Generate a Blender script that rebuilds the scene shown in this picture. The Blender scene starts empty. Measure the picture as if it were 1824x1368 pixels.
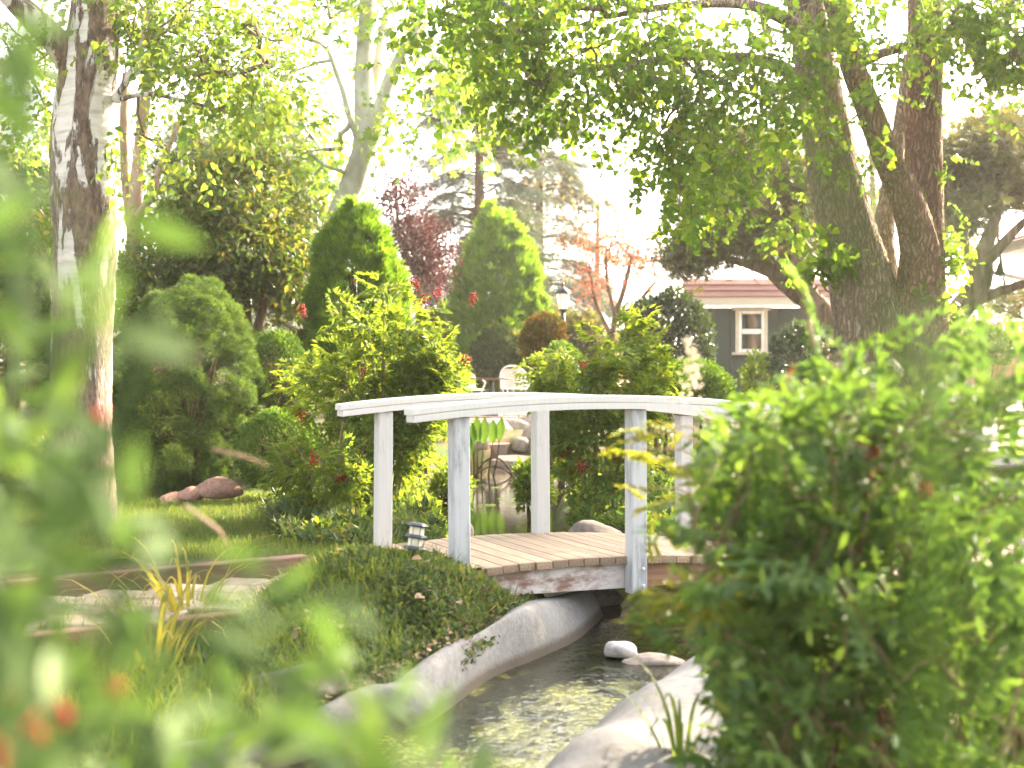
import bpy, bmesh, math, random
import numpy as np
from mathutils import Vector, Matrix

rng = np.random.default_rng(11)
random.seed(5)
scene = bpy.context.scene
COL = scene.collection
R = math.radians

# ------------------------------------------------------------------ camera
F, CZ, HV = 2506.0, 1.25, 668.0          # focal length in photo pixels, eye height, horizon row
cam_data = bpy.data.cameras.new('camera')
cam_data.sensor_width = 36.0
cam_data.lens = 36.0 * F / 1824.0
cam_data.shift_y = -(684.0 - HV) / 1824.0
cam_data.clip_start, cam_data.clip_end = 0.05, 900.0
cam_data.dof.use_dof = True
cam_data.dof.focus_distance = 9.6
cam_data.dof.aperture_fstop = 2.5
cam_data.dof.aperture_blades = 0
cam = bpy.data.objects.new('camera', cam_data)
COL.objects.link(cam)
cam.location = (0, 0, CZ)
cam.rotation_euler = (R(90), 0, 0)
scene.camera = cam

# ------------------------------------------------------------------ sky and sun
SUN_AZ, SUN_EL = 46.0, 30.0               # degrees right of the view axis, degrees up
world = bpy.data.worlds.new('World')
scene.world = world
world.use_nodes = True
wn = world.node_tree
sky = wn.nodes.new('ShaderNodeTexSky')
sky.sky_type = 'NISHITA'
sky.sun_disc = False
sky.sun_elevation = R(SUN_EL)
sky.sun_rotation = R(SUN_AZ)
sky.air_density, sky.dust_density, sky.ozone_density = 0.7, 5.0, 0.3
bg = wn.nodes['Background']
bg.inputs['Strength'].default_value = 0.15
pale = wn.nodes.new('ShaderNodeHueSaturation')      # thin bright evening overcast: the blue is washed out
pale.inputs['Saturation'].default_value = .35
wn.links.new(sky.outputs[0], pale.inputs['Color'])
warm = wn.nodes.new('ShaderNodeMix'); warm.data_type = 'RGBA'; warm.blend_type = 'MULTIPLY'
warm.inputs[0].default_value = 1.0; warm.inputs[7].default_value = (1.0, .965, .905, 1)
wn.links.new(pale.outputs[0], warm.inputs[6])
wn.links.new(warm.outputs[2], bg.inputs['Color'])
sun_data = bpy.data.lights.new('sun', 'SUN')
sun_data.energy = 3.5
sun_data.angle = R(0.55)
sun_data.color = (1.0, 0.82, 0.56)
sun = bpy.data.objects.new('sun', sun_data)
COL.objects.link(sun)
sd = Vector((math.sin(R(SUN_AZ)) * math.cos(R(SUN_EL)), math.cos(R(SUN_AZ)) * math.cos(R(SUN_EL)), math.sin(R(SUN_EL))))
sun.rotation_euler = sd.to_track_quat('Z', 'Y').to_euler()
sun.location = sd * 60

vs = scene.view_settings
vs.view_transform = 'Standard'
vs.look = 'None'
vs.gamma = 1.0
vs.use_curve_mapping = False
vs.exposure = 3.15
cy = scene.cycles
cy.use_denoising = True
cy.max_bounces, cy.diffuse_bounces, cy.glossy_bounces = 8, 5, 3
cy.transmission_bounces, cy.transparent_max_bounces, cy.volume_bounces = 4, 6, 1
cy.sample_clamp_indirect = 8.0
cy.caustics_reflective = cy.caustics_refractive = False
cy.use_light_tree = True

# ------------------------------------------------------------------ helpers
def px(u, v, d):
    """Photo pixel at depth d (metres along the view axis) -> point in the garden."""
    return np.array([(u - 912.0) / F * d, d, CZ - (v - HV) / F * d])
def pz(u, v, z):
    """Photo pixel where its ray meets height z."""
    return px(u, v, (CZ - z) * F / (v - HV))
def unit(a):
    a = np.asarray(a, float)
    return a / (np.linalg.norm(a, axis=-1, keepdims=True) + 1e-9)

ORG = {}
def fast_mesh(name, V, F_, smooth=False):
    """F_: (n,k) index array or list of those"""
    me = bpy.data.meshes.new(name)
    Fs = F_ if isinstance(F_, list) else [F_]
    V = np.ascontiguousarray(V, np.float32)
    me.vertices.add(len(V)); me.vertices.foreach_set('co', V.ravel())
    loops = np.concatenate([f.ravel() for f in Fs]).astype(np.int32)
    tot = np.concatenate([np.full(len(f), f.shape[1], np.int32) for f in Fs])
    start = np.concatenate([[0], np.cumsum(tot)[:-1]]).astype(np.int32)
    me.loops.add(len(loops)); me.loops.foreach_set('vertex_index', loops)
    me.polygons.add(len(tot)); me.polygons.foreach_set('loop_start', start)
    try: me.polygons.foreach_set('loop_total', tot)
    except Exception: pass
    me.polygons.foreach_set('use_smooth', np.full(len(tot), smooth))
    me.update(calc_edges=True)
    return me

def link(name, me, mat, parent=None):
    o = bpy.data.objects.new(name, me)
    COL.objects.link(o)
    if mat is not None and len(me.materials) == 0:
        me.materials.append(mat)
    if parent is not None: o.parent = parent
    return o

class MB:
    def __init__(s): s.v = []; s.f = {}; s.n = 0
    def add(s, V, faces):
        V = np.asarray(V, float)
        s.v.append(V)
        for f in faces: s.f.setdefault(len(f), []).append([i + s.n for i in f])
        s.n += len(V); return s
    def box(s, c, size, M=None, taper=1.0):
        x, y, z = np.asarray(size) / 2
        V = np.array([[-x,-y,-z],[x,-y,-z],[x,y,-z],[-x,y,-z],[-x*taper,-y*taper,z],[x*taper,-y*taper,z],[x*taper,y*taper,z],[-x*taper,y*taper,z]])
        if M is not None: V = V @ np.asarray(M).T
        return s.add(V + np.asarray(c), [(0,3,2,1),(4,5,6,7),(0,1,5,4),(1,2,6,5),(2,3,7,6),(3,0,4,7)])
    def bev(s, c, size, M=None, b=0.005):
        """box with chamfered vertical and top edges"""
        x, y, z = np.asarray(size) / 2
        def ring(xx, yy, zz):
            return [[-xx+b,-yy,zz],[xx-b,-yy,zz],[xx,-yy+b,zz],[xx,yy-b,zz],[xx-b,yy,zz],[-xx+b,yy,zz],[-xx,yy-b,zz],[-xx,-yy+b,zz]]
        V = np.array(ring(x,y,-z) + ring(x,y,z-b) + ring(x-b,y-b,z))
        fs = [tuple(range(7,-1,-1)), tuple(range(16,24))]
        for k in (0, 8):
            for i in range(8): j = (i+1) % 8; fs.append((k+i, k+j, k+8+j, k+8+i))
        if M is not None: V = V @ np.asarray(M).T
        return s.add(V + np.asarray(c), fs)
    def tube(s, pts, rad, seg=8, cap=True, rough=0.0, lob=None, ridge=None):
        P = np.asarray(pts, float); n = len(P)
        rad = np.broadcast_to(np.asarray(rad, float), (n,))
        T = np.gradient(P, axis=0); T = unit(T)
        ref = np.array([0, 0, 1.0]) if abs(T[0][2]) < 0.9 else np.array([1.0, 0, 0])
        u = unit(np.cross(T[0], ref)); V = []
        a = np.arange(seg) / seg * 2 * np.pi
        ph = rng.uniform(0, 6.28, 3)
        for i in range(n):
            u = unit(u - T[i] * np.dot(u, T[i])); w = np.cross(T[i], u)
            rr = rad[i] * (1 + (rng.normal(0, rough, seg) if rough else 0))
            if lob: rr = rr * (1 + lob * np.sin(3*a + ph[0] + i*0.25) + lob*0.7*np.sin(5*a + ph[1] - i*0.17))
            if ridge:
                am, nr = ridge; zz = P[i][2]
                wv = np.sin(nr/2*a + 1.3*np.sin(zz*2.1+ph[0]+2*a) + .9*np.sin(zz*5.3+ph[1]))
                rr = rr * (1 + am*(np.abs(wv) - .6)*(.7 + .5*np.sin(zz*11+5*a+ph[2])))
            V.append(P[i] + np.outer(np.cos(a) * rr, u) + np.outer(np.sin(a) * rr, w))
        fs = []
        for i in range(n-1):
            for k in range(seg):
                j = (k+1) % seg; fs.append((i*seg+k, i*seg+j, (i+1)*seg+j, (i+1)*seg+k))
        if cap: fs += [tuple(range(seg-1,-1,-1)), tuple((n-1)*seg+k for k in range(seg))]
        return s.add(np.concatenate(V), fs)
    def lathe(s, prof, c, seg=12, M=None):
        a = np.arange(seg) / seg * 2 * np.pi; V = []
        for r, z in prof: V.append(np.stack([np.cos(a)*r, np.sin(a)*r, np.full(seg, z)], 1))
        V = np.concatenate(V); fs = []
        n = len(prof)
        for i in range(n-1):
            for k in range(seg):
                j = (k+1) % seg; fs.append((i*seg+k, i*seg+j, (i+1)*seg+j, (i+1)*seg+k))
        fs += [tuple(range(seg-1,-1,-1)), tuple((n-1)*seg+k for k in range(seg))]
        if M is not None: V = V @ np.asarray(M).T
        return s.add(V + np.asarray(c), fs)
    def build(s, name, mat, parent=None, smooth=False, local=False):
        V = np.concatenate(s.v)
        if parent is not None and not local: V = V - ORG.get(parent.name, np.zeros(3))
        me = fast_mesh(name, V, [np.array(f) for f in s.f.values()], smooth)
        return link(name, me, mat, parent)

def tag(o, label=None, cat=None, group=None, kind=None):
    if label: o['label'] = label
    if cat: o['category'] = cat
    if group: o['group'] = group
    if kind: o['kind'] = kind
    return o
def thing(name, label, cat, loc, group=None):
    o = bpy.data.objects.new(name, None)
    o.empty_display_size = 0.1
    COL.objects.link(o)
    o.location = tuple(float(x) for x in loc)
    ORG[o.name] = np.asarray(loc, float)
    return tag(o, label, cat, group)
def structure(o, **k):
    o['kind'] = 'structure'; return o
def piece(name, me, parent, loc, M=None, mat=None, scale=1.0):
    """copy of a shared mesh, placed in garden coordinates under its thing"""
    o = bpy.data.objects.new(name, me); COL.objects.link(o); o.parent = parent
    if mat is not None and len(me.materials) == 0: me.materials.append(mat)
    m = Matrix.Identity(4)
    if M is not None: m = Matrix(np.asarray(M).tolist()).to_4x4()
    o.matrix_local = Matrix.Translation(Vector([float(q) for q in np.asarray(loc) - ORG.get(parent.name, np.zeros(3))])) @ m @ Matrix.Scale(scale, 4)
    return o

def frames(D, N=None, roll=0.6):
    """rotation matrices whose Y axis runs along D; the Z axis leans to N"""
    D = unit(D); n = len(D)
    N = np.tile([0, 0, 1.0], (n, 1)) if N is None else np.asarray(N, float)
    N = N + rng.normal(0, roll, (n, 3))
    X = unit(np.cross(D, N)); Z = np.cross(X, D)
    return np.stack([X, D, Z], 2)

def scatter(name, T, P, M, S, mat, parent=None, smooth=False):
    """T = (verts, faces by size): many little leaf-shaped meshes joined in one"""
    V, Fs = T
    V = np.asarray(V, float); n = len(P)
    if parent is not None: P = P - ORG.get(parent.name, np.zeros(3))
    S = np.broadcast_to(np.asarray(S, float), (n,))
    W = np.einsum('nij,kj->nki', M * S[:, None, None], V) + P[:, None, :]
    off = (np.arange(n) * len(V))[:, None, None]
    Fo = [(np.asarray(f)[None] + off).reshape(-1, np.asarray(f).shape[1]) for f in Fs]
    me = fast_mesh(name, W.reshape(-1, 3), Fo, smooth)
    return link(name, me, mat, parent)

# leaf shapes: length 1 along +Y
LANCE = (np.array([[0,0,0],[.2,.40,.04],[0,1,-.12],[-.2,.40,.04]]), [np.array([[0,1,2],[0,2,3]])])
OVAL = (np.array([[0,0,0],[.24,.28,.05],[.22,.66,.04],[0,1,-.08],[-.22,.66,.04],[-.24,.28,.05]]), [np.array([[0,1,2,3],[0,3,4,5]])])
HEART = (np.array([[0,0,0],[.36,-.05,.03],[.5,.3,.06],[.3,.7,.02],[0,1.05,-.12],[-.3,.7,.02],[-.5,.3,.06],[-.36,-.05,.03]]), [np.array([[0,1,2,3],[0,3,4,5],[0,5,6,7]])])
HEART = (HEART[0], [np.array([[0,1,2,3],[0,5,6,7]]), np.array([[0,3,4],[0,4,5]])])
DIAM = (np.array([[0,0,0],[.32,.5,.06],[0,1,-.06],[-.32,.5,.06]]), [np.array([[0,1,2],[0,2,3]])])
MAPLE = (np.array([[0,0,0],[.2,.3,.03],[.62,.22,.0],[.3,.5,.03],[.45,.85,-.04],[.13,.66,.03],[0,1.1,-.1],[-.13,.66,.03],[-.45,.85,-.04],[-.3,.5,.03],[-.62,.22,0],[-.2,.3,.03]]),
         [np.array([[0,1,3,5],[0,7,9,11]]), np.array([[1,2,3],[3,4,5],[5,6,7],[7,8,9],[9,10,11],[0,5,7]])])
BLADE = (np.array([[-.03,0,0],[.03,0,0],[-.025,.5,.06],[.025,.5,.06],[0,1,-.06]]), [np.array([[0,1,3,2]]), np.array([[2,3,4]])])
def join_T(parts):
    V = []; by = {}; n = 0
    for v, fs in parts:
        V.append(v)
        for f in fs: by.setdefault(f.shape[1], []).append(f + n)
        n += len(v)
    return np.concatenate(V), [np.concatenate(x) for x in by.values()]
def place_T(T, D, p, s, N=None, roll=0.3):
    M = frames(np.array([D], float), None if N is None else np.array([N], float), roll)[0]
    return (T[0] * s) @ M.T + np.asarray(p), T[1]
def frond_T(n=8, leaf=LANCE, ls=0.2, spread=1.0):
    """a compound leaf: pairs of side stalks with three leaflets each along a bending midrib"""
    parts = []
    for i in range(n):
        t = 0.22 + 0.74 * i / (n - 1)
        p = np.array([0, t, 0.10 * math.sin(t * 2.6) - 0.16 * t * t])
        if i == n - 1:
            parts.append(place_T(leaf, (0, 1, -.3), p, ls)); continue
        for sgn in (-1, 1):
            for st in ((.5, 1.0) if i < 3 else (.75,)):
                q = p + np.array([sgn * spread * 0.36 * (1.1 - t) * st, 0.10 * st, rng.uniform(-.03,.03)])
                parts.append(place_T(leaf, (sgn*1, .35, rng.uniform(-.4,.1)), q, ls * rng.uniform(.8,1.15)))
                parts.append(place_T(leaf, (sgn*.35, 1, rng.uniform(-.5,.1)), q, ls * rng.uniform(.8,1.15)))
                if st == 1.0 or i == 4: parts.append(place_T(leaf, (sgn*.8, -.5, rng.uniform(-.4,.1)), q, ls * .85))
    return join_T(parts)
def tuft_T(n=9, leaf=None, up=0.5, w=0.05, L=1.0):
    parts = []
    for i in range(n):
        a = i / n * 6.283 * 2.4 + rng.uniform(0, .5); t = rng.uniform(.0, .45)
        d = np.array([math.cos(a), up + rng.uniform(0, .9), math.sin(a)])
        lf = leaf or (np.array([[-w,0,0],[w,0,0],[w*.6,1,0],[-w*.6,1,0]]), [np.array([[0,1,2,3]])])
        parts.append(place_T(lf, d, (0, t, 0), L * rng.uniform(.45, .75)))
    return join_T(parts)
def fan_T(n=9):
    """flat upright spray of scale foliage"""
    parts = []
    lf = (np.array([[-.055,0,0],[.055,0,0],[.04,1,0],[-.04,1,0]]), [np.array([[0,1,2,3]])])
    for i in range(n):
        a = (i - (n-1)/2) / (n-1) * 1.5
        parts.append(place_T(lf, (math.sin(a), math.cos(a), rng.uniform(-.15,.15)), (math.sin(a)*.12, .1*rng.random(), 0), rng.uniform(.55, 1.0), N=(0,0,1), roll=.15))
    return join_T(parts)
def spray_T(n=13):
    """drooping conifer twig with needles on both sides"""
    parts = []
    lf = (np.array([[-.11,0,0],[.11,0,0],[0,1,0]]), [np.array([[0,1,2]])])
    for i in range(n):
        t = i / (n - 1)
        for sgn in (-1, 1):
            parts.append(place_T(lf, (sgn*.9, .6, rng.uniform(-.3,.3)), (0, t, -.15*t*t), .34*(1.05-.5*t)))
    return join_T(parts)

def twig_T(leaf, n=9, ls=.17, hang=.7):
    """a short leafy shoot: leaves alternate along it on small stalks and hang"""
    parts = [(np.array([[-.006,0,0],[.006,0,0],[.003,1,-.12],[-.003,1,-.12]]), [np.array([[0,1,2,3]])])]
    for i in range(n):
        t = .12 + .88*i/(n-1); sg = -1 if i % 2 else 1
        p = np.array([sg*.05, t, -.12*t*t - .02])
        parts.append(place_T(leaf, (sg*rng.uniform(.5,1.0), rng.uniform(.2,.9), -hang*rng.uniform(.4,1.3)), p, ls*rng.uniform(.6,1.15), N=(0,.3,1), roll=.5))
    return join_T(parts)

# ------------------------------------------------------------------ materials
def mat_new(name):
    m = bpy.data.materials.new(name); m.use_nodes = True
    nt = m.node_tree
    return m, nt, nt.nodes['Principled BSDF'], nt.nodes['Material Output']
def node(nt, typ, **kw):
    n = nt.nodes.new(typ)
    for k, v in kw.items(): setattr(n, k, v)
    return n
def ramp(nt, fac, stops, interp='LINEAR'):
    r = nt.nodes.new('ShaderNodeValToRGB'); e = r.color_ramp.elements
    r.color_ramp.interpolation = interp
    while len(e) < len(stops): e.new(0.5)
    for el, (p, c) in zip(e, stops): el.position = p; el.color = (*c, 1)
    nt.links.new(fac, r.inputs['Fac']); return r.outputs['Color']
def noise(nt, scale, detail=4, rough=.55, vec=None, stretch=None, coord='Object', dist=0.0):
    n = nt.nodes.new('ShaderNodeTexNoise')
    n.inputs['Scale'].default_value = scale; n.inputs['Detail'].default_value = detail
    n.inputs['Roughness'].default_value = rough; n.inputs['Distortion'].default_value = dist
    if vec is None:
        tc = nt.nodes.new('ShaderNodeTexCoord'); vec = tc.outputs[coord]
    if stretch:
        mp = nt.nodes.new('ShaderNodeMapping'); mp.inputs['Scale'].default_value = stretch
        nt.links.new(vec, mp.inputs['Vector']); vec = mp.outputs['Vector']
    nt.links.new(vec, n.inputs['Vector']); return n.outputs['Fac']
def mixc(nt, fac, a, b, mode='MIX'):
    m = nt.nodes.new('ShaderNodeMix'); m.data_type = 'RGBA'; m.blend_type = mode
    for sock, val in ((m.inputs[0], fac), (m.inputs[6], a), (m.inputs[7], b)):
        if hasattr(val, 'is_linked'): nt.links.new(val, sock)
        elif isinstance(val, (int, float)): sock.default_value = val
        else: sock.default_value = (*val, 1)
    return m.outputs[2]
def bump(nt, p, h, strength=.5, dist=.02):
    b = nt.nodes.new('ShaderNodeBump'); b.inputs['Strength'].default_value = strength; b.inputs['Distance'].default_value = dist
    nt.links.new(h, b.inputs['Height']); nt.links.new(b.outputs['Normal'], p.inputs['Normal'])

def leaf_mat(name, cols, trans=.5, rough=.52, spec=.22, tmul=(2.15, 1.8, .7), patch=1.2):
    m, nt, p, out = mat_new(name)
    cols = [(r*1.05+.004, g*.96, b*1.2+.004) for r, g, b in cols]
    geo = nt.nodes.new('ShaderNodeNewGeometry')
    c = ramp(nt, geo.outputs['Random Per Island'], [(i / max(1, len(cols)-1), col) for i, col in enumerate(cols)])
    nz = noise(nt, patch, 2)
    v = ramp(nt, nz, [(.3, (.68,.72,.68)), (.7, (1.25,1.2,1.15))])
    c = mixc(nt, 1.0, c, v, 'MULTIPLY')
    nt.links.new(c, p.inputs['Base Color'])
    p.inputs['Roughness'].default_value = rough; p.inputs['Specular IOR Level'].default_value = spec
    t = nt.nodes.new('ShaderNodeBsdfTranslucent')
    nt.links.new(mixc(nt, 1.0, c, tmul, 'MULTIPLY'), t.inputs['Color'])
    ms = nt.nodes.new('ShaderNodeMixShader'); ms.inputs[0].default_value = trans
    nt.links.new(p.outputs[0], ms.inputs[1]); nt.links.new(t.outputs[0], ms.inputs[2])
    nt.links.new(ms.outputs[0], out.inputs['Surface'])
    return m
def bark_mat(name, dark, light, scale=6, stretch=(1,1,.18), b=.8, extra=None):
    m, nt, p, out = mat_new(name)
    n1 = noise(nt, scale, 8, .65, stretch=stretch, dist=.6)
    n2 = noise(nt, scale*.35, 3)
    c = ramp(nt, n1, [(.36, dark), (.62, light)])
    c = mixc(nt, n2, c, mixc(nt, 1.0, c, (.62,.66,.6), 'MULTIPLY'))
    if extra:
        f = ramp(nt, noise(nt, .9, 4, .6), [(.52, (0,0,0)), (.66, (1,1,1))])
        c = mixc(nt, f, c, extra)
    nt.links.new(c, p.inputs['Base Color']); p.inputs['Roughness'].default_value = .9
    p.inputs['Specular IOR Level'].default_value = .15
    bump(nt, p, n1, b, .03); return m
def stone_mat(name, c1, c2, c3, scale=3, rough=.85, b=.4, fine=30):
    m, nt, p, out = mat_new(name)
    n1 = noise(nt, scale, 6, .6); n2 = noise(nt, fine, 5, .7)
    c = ramp(nt, n1, [(.3, c1), (.5, c2), (.7, c3)])
    c = mixc(nt, 1.0, c, ramp(nt, n2, [(.3, (.75,.75,.75)), (.7, (1.15,1.15,1.15))]), 'MULTIPLY')
    oi = nt.nodes.new('ShaderNodeObjectInfo')
    c = mixc(nt, 1.0, c, ramp(nt, oi.outputs['Random'], [(0, (.8,.8,.82)), (1, (1.15,1.1,1.05))]), 'MULTIPLY')
    nt.links.new(c, p.inputs['Base Color']); p.inputs['Roughness'].default_value = rough
    p.inputs['Specular IOR Level'].default_value = .12
    bump(nt, p, n2, b, .01); return m
def plain_mat(name, c, rough=.5, metal=0, var=.12, scale=8, b=0):
    m, nt, p, out = mat_new(name)
    n1 = noise(nt, scale, 5, .6)
    lo = tuple(x*(1-var) for x in c); hi = tuple(min(1, x*(1+var)) for x in c)
    nt.links.new(ramp(nt, n1, [(.3, lo), (.7, hi)]), p.inputs['Base Color'])
    p.inputs['Roughness'].default_value = rough; p.inputs['Metallic'].default_value = metal
    if b: bump(nt, p, n1, b, .01)
    return m
def wood_mat(name, dark, light, grain=(2, 30, 30), peel=None, rough=.75, pscale=5):
    """long fibres along local X; PEEL is the colour of paint that is left over the wood"""
    m, nt, p, out = mat_new(name)
    n1 = noise(nt, 1.6, 7, .65, stretch=grain)
    c = ramp(nt, n1, [(.3, dark), (.65, light)])
    oi = nt.nodes.new('ShaderNodeObjectInfo')
    c = mixc(nt, 1.0, c, ramp(nt, oi.outputs['Random'], [(0, (.62,.61,.6)), (1, (1.2,1.17,1.12))]), 'MULTIPLY')
    if peel:
        f = ramp(nt, noise(nt, pscale, 7, .72, stretch=(1, 2.2, 2.2)), [(.40, (0,0,0)), (.52, (1,1,1))])
        c = mixc(nt, f, c, peel)
    nt.links.new(c, p.inputs['Base Color']); p.inputs['Roughness'].default_value = rough
    bump(nt, p, n1, .35, .006); return m
def paint_mat(name, c, worn, amount=.42, stretch=(6, 6, 1.2)):
    m, nt, p, out = mat_new(name)
    n1 = noise(nt, 2.2, 8, .7, stretch=stretch)
    f = ramp(nt, n1, [(amount-.10, (1,1,1)), (amount+.04, (0,0,0))])
    grain = noise(nt, 3, 5, .6, stretch=(40, 40, 1.5))
    base = ramp(nt, grain, [(.3, tuple(x*.9 for x in c)), (.6, c)])
    nt.links.new(mixc(nt, f, base, worn), p.inputs['Base Color'])
    p.inputs['Roughness'].default_value = .55
    bump(nt, p, grain, .18, .004); return m

M = {}
M['linden'] = leaf_mat('linden_leaf', [(.05,.13,.016),(.075,.17,.018),(.12,.2,.022)], .62)
M['birch_leaf'] = leaf_mat('birch_leaf', [(.06,.15,.03),(.10,.19,.04),(.15,.22,.04)], .55)
M['sycamore_leaf'] = leaf_mat('sycamore_leaf', [(.06,.15,.025),(.09,.19,.03),(.13,.21,.04)], .55)
M['nandina'] = leaf_mat('nandina_leaf', [(.06,.13,.02),(.09,.18,.025),(.13,.22,.03),(.16,.22,.03)], .55)
M['nandina_deep'] = leaf_mat('nandina_deep_leaf', [(.035,.09,.02),(.055,.13,.02),(.09,.17,.025),(.12,.17,.03)], .5)
M['front_leaf'] = leaf_mat('foreground_leaf', [(.06,.13,.03),(.085,.165,.035),(.11,.19,.035),(.07,.15,.05)], .45, tmul=(1.5,1.5,.6))
M['close_leaf'] = leaf_mat('close_leaf', [(.035,.085,.025),(.05,.105,.028),(.07,.125,.03),(.04,.095,.035)], .42, rough=.7, spec=.1, tmul=(1.25,1.35,.7))
M['red_leaf'] = leaf_mat('reddish_leaf', [(.22,.06,.03),(.26,.11,.04),(.17,.1,.04)], .5, tmul=(1.4,1,.6))
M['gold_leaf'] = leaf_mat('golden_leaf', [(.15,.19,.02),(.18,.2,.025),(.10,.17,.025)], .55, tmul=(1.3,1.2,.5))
M['boxwood'] = leaf_mat('boxwood_leaf', [(.03,.09,.014),(.05,.125,.018),(.08,.16,.02)], .4, patch=3)
M['thuja'] = leaf_mat('thuja_spray', [(.05,.145,.010),(.08,.19,.012),(.12,.24,.014)], .52, patch=2.5)
M['spruce'] = leaf_mat('dwarf_spruce_needles', [(.022,.072,.016),(.038,.10,.02),(.08,.135,.024)], .45, patch=3)
M['laurel'] = leaf_mat('laurel_leaf', [(.035,.085,.018),(.055,.115,.02),(.09,.14,.025),(.11,.11,.025)], .42, rough=.35)
M['dark_laurel'] = leaf_mat('dark_laurel_leaf', [(.018,.045,.018),(.025,.06,.022),(.035,.07,.025)], .25, rough=.28, spec=.5)
M['cedar'] = leaf_mat('cedar_needles', [(.045,.085,.05),(.06,.105,.06),(.09,.12,.06)], .35, patch=.8, tmul=(1.4,1.2,.7))
M['juniper'] = leaf_mat('juniper_spray', [(.05,.08,.03),(.075,.10,.035),(.11,.11,.04)], .35, patch=1.0)
M['plum'] = leaf_mat('plum_leaf', [(.045,.020,.018),(.06,.024,.02),(.075,.032,.024)], .35, tmul=(1.2,.8,.7))
M['orange_leaf'] = leaf_mat('orange_leaf', [(.30,.08,.04),(.34,.12,.06),(.26,.07,.04)], .5, tmul=(1.3,1,.8))
M['photinia'] = leaf_mat('photinia_leaf', [(.24,.13,.035),(.24,.18,.04),(.11,.14,.03),(.10,.14,.03)], .5, tmul=(1.5,1.2,.6))
M['grass'] = leaf_mat('grass_blade', [(.05,.11,.02),(.07,.14,.025),(.12,.16,.03)], .45)
M['dry_grass'] = leaf_mat('dry_grass_blade', [(.12,.18,.02),(.2,.22,.03),(.3,.26,.09)], .45)
M['cover'] = leaf_mat('ground_cover_leaf', [(.025,.06,.018),(.04,.085,.022),(.06,.115,.03),(.10,.115,.04)], .4, patch=5)
M['canna'] = leaf_mat('canna_leaf', [(.07,.18,.03),(.10,.22,.03)], .55)
M['flower'] = leaf_mat('cream_flower', [(.42,.42,.28),(.5,.48,.34)], .4, tmul=(1,1,.8))
M['far_leaf'] = leaf_mat('far_thicket_leaf', [(.07,.09,.03),(.11,.11,.04),(.15,.12,.05)], .45, patch=.3)
M['berry'] = plain_mat('red_berry', (.30,.006,.004), .8)
def plate_bark(name, dark, light, scale=27):
    m, nt, p, out = mat_new(name)
    tc = nt.nodes.new('ShaderNodeTexCoord'); nz = nt.nodes.new('ShaderNodeTexNoise'); nz.inputs['Scale'].default_value = 7; nz.inputs['Detail'].default_value = 4
    nt.links.new(tc.outputs['Object'], nz.inputs['Vector'])
    ad = node(nt, 'ShaderNodeVectorMath', operation='MULTIPLY_ADD'); nt.links.new(nz.outputs['Color'], ad.inputs[0]); ad.inputs[1].default_value = (.10,.10,.3); nt.links.new(tc.outputs['Object'], ad.inputs[2])
    mp = nt.nodes.new('ShaderNodeMapping'); mp.inputs['Scale'].default_value = (1, 1, .2); nt.links.new(ad.outputs[0], mp.inputs['Vector'])
    vo = nt.nodes.new('ShaderNodeTexVoronoi'); vo.feature = 'DISTANCE_TO_EDGE'; vo.inputs['Scale'].default_value = scale; nt.links.new(mp.outputs[0], vo.inputs['Vector'])
    n2 = noise(nt, 40, 6, .7, stretch=(1,1,.4)); n3 = noise(nt, 1.6, 3)
    h = ramp(nt, vo.outputs['Distance'], [(.0, (0,0,0)), (.30, (1,1,1))])
    c = mixc(nt, h, dark, mixc(nt, 1.0, light, ramp(nt, n2, [(.3, (.6,.6,.6)), (.7, (1.2,1.2,1.2))]), 'MULTIPLY'))
    c = mixc(nt, 1.0, c, ramp(nt, n3, [(.35, (.72,.74,.68)), (.65, (1.15,1.1,1.08))]), 'MULTIPLY')
    nt.links.new(c, p.inputs['Base Color']); p.inputs['Roughness'].default_value = .95; p.inputs['Specular IOR Level'].default_value = .1
    mu = node(nt, 'ShaderNodeMath', operation='MULTIPLY_ADD'); nt.links.new(n2, mu.inputs[0]); mu.inputs[1].default_value = .5; nt.links.new(h, mu.inputs[2])
    bump(nt, p, mu.outputs[0], 1.0, .03); return m
M['linden_bark'] = plate_bark('linden_bark', (.19,.145,.112), (.45,.355,.285))
M['linden_bark_red'] = plate_bark('reddish_linden_bark', (.18,.118,.088), (.42,.285,.215))
M['brown_bark'] = bark_mat('brown_bark', (.05,.03,.02), (.2,.13,.085), 9, (1,1,.15), .9)
M['red_bark'] = bark_mat('cedar_bark', (.05,.025,.015), (.17,.085,.05), 8, (1,1,.2), .8)
M['twig'] = plain_mat('twig_bark', (.15,.10,.06), .85)
M['cane'] = bark_mat('cane_bark', (.12,.075,.045), (.34,.24,.15), 14, (1,1,.2), .5)
M['pale_bark'] = bark_mat('sycamore_bark', (.34,.31,.26), (.62,.59,.53), 2.2, (1,1,.5), .15)
M['dead_leaf'] = plain_mat('dead_leaf', (.17,.11,.06), .8, var=.35)
M['tan_bark'] = bark_mat('tan_bark', (.25,.16,.10), (.46,.33,.23), 5, (1,1,.3), .3)
M['juniper_bark'] = bark_mat('juniper_bark', (.07,.045,.03), (.28,.2,.15), 9, (1,1,.12), .9)
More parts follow.
